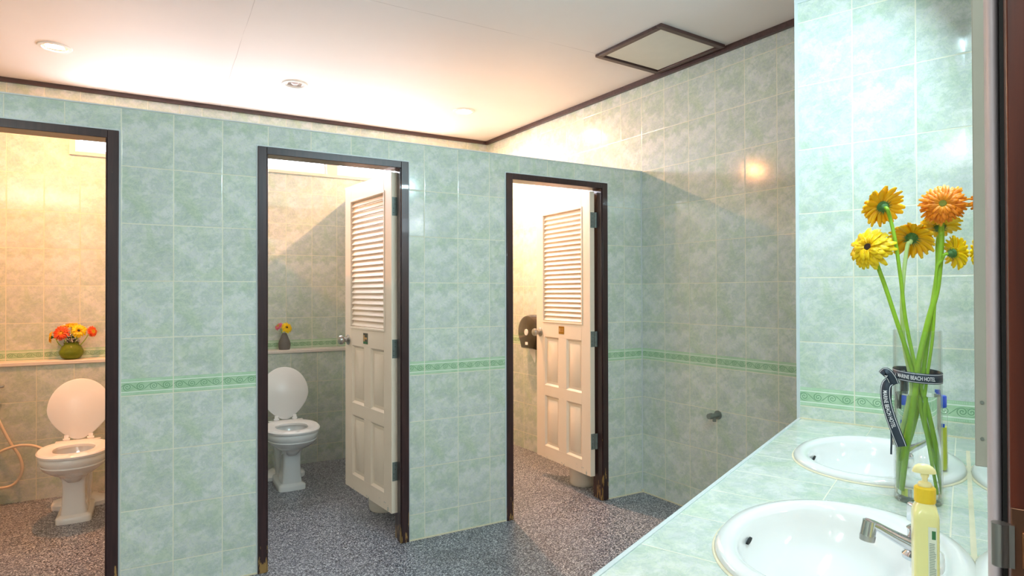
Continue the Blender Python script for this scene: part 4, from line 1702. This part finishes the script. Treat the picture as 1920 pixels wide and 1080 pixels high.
# pump head: domed cap with a short spout lip to the left
rings = []
for z_, k_, sh in ((0.2235, 1.0, 0), (0.2250, 1.02, 0), (0.230, 0.93, 0), (0.2345, 0.74, 0.001), (0.2375, 0.45, 0.002), (0.2385, 0.1, 0.002)):
    rings.append([(0.012 * k_ * cos(2 * pi * i / 36), 0.0195 * k_ * sin(2 * pi * i / 36) - sh - (0.002 if sin(2 * pi * i / 36) < 0 else 0) * k_, z_) for i in range(36)])
loft(bm, rings, True, True)
build('pump_head', bm, M['pump'], e, smooth=60)
bm = bmesh.new()
box(bm, 0.0310, 0.0314, 0.002, 0.0160, 0.022, 0.140)
lb = build('label', bm, M['label'], e)
bm = bmesh.new()
rnd = random.Random(4)
z_ = 0.112
while z_ > 0.048:
    box(bm, 0.0316, 0.0318, 0.0038, 0.0038 + rnd.uniform(0.008, 0.0112), z_, z_ + 0.0011)
    z_ -= 0.0028
build('print', bm, M['print_grey'], lb)
bm = bmesh.new()
box(bm, 0.0314, 0.0317, 0.0038, 0.0110, 0.034, 0.044)
build('print', bm, M['blue'], lb)
bm = bmesh.new()
box(bm, 0.0314, 0.0317, 0.008, 0.0145, 0.120, 0.134)
build('print', bm, M['green_sign'], lb)

e = tag(empty('soap_bottle', V(0.565, 0.463, zt + 0.0175)), 'clear bottle of lime green soap with a blue pump cap behind the vase', 'soap bottle')
e.rotation_euler = (0, 0, atan2(-D.y, -D.x))
bm = bmesh.new()
loft(bm, [rr(0.017, 0.017, 0.0015, 3), rr(0.019, 0.019, 0.005, 3), rr(0.0185, 0.0185, 0.115, 3)], True, True)
build('liquid', bm, M['lime'], e, smooth=50)
bm = bmesh.new()
loft(bm, [rr(0.018, 0.018, 0.0, 3), rr(0.0205, 0.0205, 0.004, 3), rr(0.0205, 0.0205, 0.150, 3), rr(0.016, 0.016, 0.162, 2.5), rr(0.013, 0.013, 0.166, 2)], True, True)
build('bottle_body', bm, M['glass'], e, smooth=50)
bm = bmesh.new()
lathe(bm, [(0.016, 0.166), (0.0185, 0.168), (0.0185, 0.196), (0.017, 0.198), (0.006, 0.199), (0.0045, 0.212), (0.002, 0.213)], 32)
box(bm, -0.004, 0.004, -0.008, 0.004, 0.205, 0.213)
build('pump_cap', bm, M['blue'], e, smooth=40)
bm = bmesh.new()
box(bm, 0.0206, 0.0208, 0.0, 0.014, 0.116, 0.126)
build('label', bm, M['blue'], e)

# ------------------------------------------------------------------ flowers on the ledges
ZL = 0.893
gv = tag(empty('bowl_vase', (-3.320, 1.925, ZL)), 'round green glass bowl vase on the ledge of the left stall', 'vase')
bm = bmesh.new()
lathe(bm, [(0.036, 0.0), (0.052, 0.008), (0.070, 0.036), (0.070, 0.055), (0.056, 0.085), (0.044, 0.096), (0.042, 0.104), (0.046, 0.112), (0.040, 0.112), (0.037, 0.104), (0.05, 0.085), (0.06, 0.05), (0.045, 0.012), (0.001, 0.008)], 40, cap1=False)
build('bowl', bm, M['green_glass'], gv, smooth=50)
bm = bmesh.new()
rnd = random.Random(11)
for i in range(60):
    a_ = rnd.uniform(0, 2 * pi)
    r_ = rnd.uniform(0.0, 0.034)
    x, y = r_ * cos(a_), r_ * sin(a_)
    z_ = rnd.uniform(0.088, 0.15)
    L_ = rnd.uniform(0.012, 0.028)
    b_ = rnd.uniform(0, 2 * pi)
    p0 = Vector((x, y, z_))
    d_ = Vector((cos(b_), sin(b_), rnd.uniform(-0.2, 0.9))).normalized()
    sd = d_.orthogonal().normalized() * 0.006
    vs = [bm.verts.new(p0), bm.verts.new(p0 + d_ * L_ * 0.5 + sd), bm.verts.new(p0 + d_ * L_), bm.verts.new(p0 + d_ * L_ * 0.5 - sd)]
    bm.faces.new(vs)
fo = build('foliage', bm, M['foliage'])
fo.location = (-3.320, 1.925, ZL)
tag(fo, 'dark leafy greenery packed in the mouth of the green bowl vase', 'leaves', kind='stuff')
md = fo.modifiers.new('s', 'SOLIDIFY')
md.thickness = 0.0006
G2 = 'gerberas in the green bowl vase'


def lf(dx, dz, dy, fx, fy, fz, R, col, eye, lab, seed, droop=0.12):
    p = Vector((-3.320 + dx, 1.925 + dy, ZL + dz))
    base = Vector((-3.320 + dx * 0.15, 1.925, ZL + 0.05))
    gerbera('g', p, (fx, fy, fz), R, col, eye, [p.lerp(base, 0.45) + Vector((0, 0.0, 0.0)), base], 0.0025, lab, G2, droop=droop, seed=seed, npet=18, layers=2)


lf(-0.052, 0.178, -0.035, -0.25, -0.9, 0.25, 0.050, 'red', 'gold', 'orange red gerbera at front left of the green bowl vase', 51)
lf(0.045, 0.190, -0.040, 0.1, -0.92, 0.3, 0.048, 'yellow', 'dark', 'yellow gerbera with dark eye at front of the green bowl vase', 52)
lf(0.118, 0.182, -0.01, 0.75, -0.6, 0.2, 0.040, 'red', 'gold', 'orange red gerbera at the right side of the green bowl vase', 53)
lf(-0.112, 0.150, 0.0, -0.9, -0.1, 0.05, 0.040, 'gold', 'gold', 'golden gerbera at far left of the green bowl vase, seen side-on', 54)
lf(0.0, 0.226, 0.01, 0.0, -0.3, 0.95, 0.044, 'gold', 'gold', 'golden gerbera at the top of the green bowl vase', 55)
lf(-0.050, 0.215, 0.012, -0.2, -0.4, 0.85, 0.036, 'white', 'gold', 'pale pink gerbera behind the red one in the green bowl vase', 56)
# filler of tiny white blossoms
bm = bmesh.new()
for i in range(70):
    p = Vector((rnd.gauss(0.01, 0.028), rnd.uniform(-0.062, -0.01), rnd.uniform(0.115, 0.175)))
    if i > 50:
        p = Vector((rnd.gauss(0.06, 0.03), rnd.uniform(-0.02, 0.02), rnd.uniform(0.20, 0.225)))
    bmesh.ops.create_icosphere(bm, subdivisions=1, radius=rnd.uniform(0.002, 0.0035), matrix=Matrix.Translation(p))
gy = build('filler_blossom', bm, PET['white'])
gy.location = (-3.320, 1.925, ZL)
tag(gy, 'sprays of tiny white filler blossom among the gerberas of the green bowl vase', 'blossom', kind='stuff')

gv = tag(empty('bud_vase', (-1.957, 1.918, ZL)), 'grey ribbed ceramic vase on the ledge of the middle stall', 'vase')
bm = bmesh.new()
prof = []
for i in range(49):
    f_ = i / 48
    z_ = 0.128 * f_
    r_ = 0.040 + 0.008 * sin(pi * min(1, f_ * 1.5)) * 0.6 - 0.024 * max(0, (f_ - 0.35) / 0.65) ** 1.5
    prof.append((r_ + (0.0006 if i % 2 else -0.0006), z_))
prof += [(0.014, 0.127), (0.014, 0.09), (0.001, 0.085)]
lathe(bm, [(0.038, 0.0)] + prof[1:], 40, cap1=False)
build('vase_body', bm, M['grey_vase'], gv, smooth=60)
G3 = 'gerberas in the grey vase'
p = Vector((-1.945, 1.885, ZL + 0.172))
gerbera('g', p, (0.25, -0.85, 0.45), 0.047, 'yellow', 'dark', [Vector((-1.950, 1.912, ZL + 0.14)), Vector((-1.957, 1.918, ZL + 0.09))], 0.0028,
        'yellow gerbera with dark eye in the grey vase', G3, seed=61, npet=18, layers=2)
p = Vector((-2.002, 1.905, ZL + 0.183))
gerbera('g', p, (-0.75, -0.35, 0.6), 0.036, 'pink', 'gold', [Vector((-1.98, 1.914, ZL + 0.145)), Vector((-1.960, 1.918, ZL + 0.09))], 0.0024,
        'pink gerbera leaning left in the grey vase', G3, seed=62, npet=18, layers=2)

# ------------------------------------------------------------------ entrance jamb at the right edge


def jb(bm, t0, t1, l0, l1, z0, z1, mi=0):
    """box near the entrance: t ahead of the camera, l to its right"""
    c = [CAM2 + D * t_ + N * l_ for t_, l_ in ((t0, l0), (t0, l1), (t1, l1), (t1, l0))]
    prism(bm, c, z0, z1, mi)


ms = tag(empty('metal_strip', CAM2 + D * 0.56 + Vector((0, 0, 1.9))), 'grey metal strip with screws standing against the mirror edge', 'metal strip')
bm = bmesh.new()
jb(bm, 0.556, 0.560, 0.0057, 0.0138, 1.206, 2.60)
for v in bm.verts:
    v.co -= ms.location
build('strip', bm, M['strip'], ms, bevel=0.0006)
for zz in (1.226, 1.252, 1.55, 1.85):
    bm = bmesh.new()
    c_ = CAM2 + D * 0.556 + N * 0.0098 + Vector((0, 0, zz)) - ms.location
    tube(bm, [c_, c_ - D * 0.0008], 0.0012, 16)
    build('screw', bm, M['old_steel'], ms, smooth=50)
bm = bmesh.new()
pts = []
c_ = CAM2 + D * 0.515 + N * 0.0157
for i in range(16):
    a_ = pi * i / 15
    pts.append(c_ - D * (0.012 * sin(a_)) + N * (-0.0037 * cos(a_)))
pts += [c_ + N * 0.0037 + D * 0.02, c_ - N * 0.0037 + D * 0.02]
prism(bm, pts, 0.0, ZC)
structure('trim_10', bm, M['jamb'], 'rounded grey jamb edge beside the mirror', 'trim', smooth=60)
bm = bmesh.new()
jb(bm, 0.47, 0.532, 0.0212, 0.09, 0.0, ZC)
structure('trim_11', bm, M['mahogany'], 'mahogany entrance door post at the right edge', 'trim', bevel=0.001)
bm = bmesh.new()
jb(bm, 0.50, 0.534, 0.0192, 0.0214, 0.0, ZC)  # shade of the open gap, put in as a dark strip
structure('trim_12', bm, M['dark'], 'dark strip standing in for the shaded gap between jamb and door post', 'trim')
hg = tag(empty('door_hinge', CAM2 + D * 0.47 + N * 0.03 + Vector((0, 0, 1.16))), 'steel hinge on the mahogany entrance door post, bottom right', 'hinge')
bm = bmesh.new()
jb(bm, 0.468, 0.470, 0.0215, 0.050, 1.130, 1.204)
for v in bm.verts:
    v.co -= hg.location
build('hinge_plate', bm, plain('coppery_steel', srgb(120, 84, 66), 0.35, metal=0.8), hg, bevel=0.0005)
bm = bmesh.new()
c_ = CAM2 + D * 0.468 + N * 0.0165 - hg.location
kp = []
for i in range(17):
    a_ = radians(30 + 270 * i / 16)
    kp.append(c_ + N * (-0.0045 * -cos(a_)) - D * (0.0045 * sin(a_)))
kp += [c_ + N * 0.0065 + D * 0.0002, c_ + N * 0.0065 - D * 0.0022]
prism(bm, kp, 1.169 - hg.location.z, 1.194 - hg.location.z)
build('knuckle', bm, M['steel'], hg, smooth=50)
bm = bmesh.new()
jb(bm, 0.4655, 0.468, 0.0262, 0.045, 1.170, 1.191)
for v in bm.verts:
    v.co -= hg.location
build('hinge_tab', bm, plain('copper_tab', srgb(168, 112, 76), 0.3, metal=0.8), hg, bevel=0.0005)
for zz in (1.1975, 1.160, 1.138):
    bm = bmesh.new()
    c_ = CAM2 + D * 0.468 + N * 0.0345 + Vector((0, 0, zz)) - hg.location
    tube(bm, [c_, c_ - D * 0.0012], [0.0032, 0.0024], 20)
    build('screw', bm, M['brass'], hg, smooth=50)
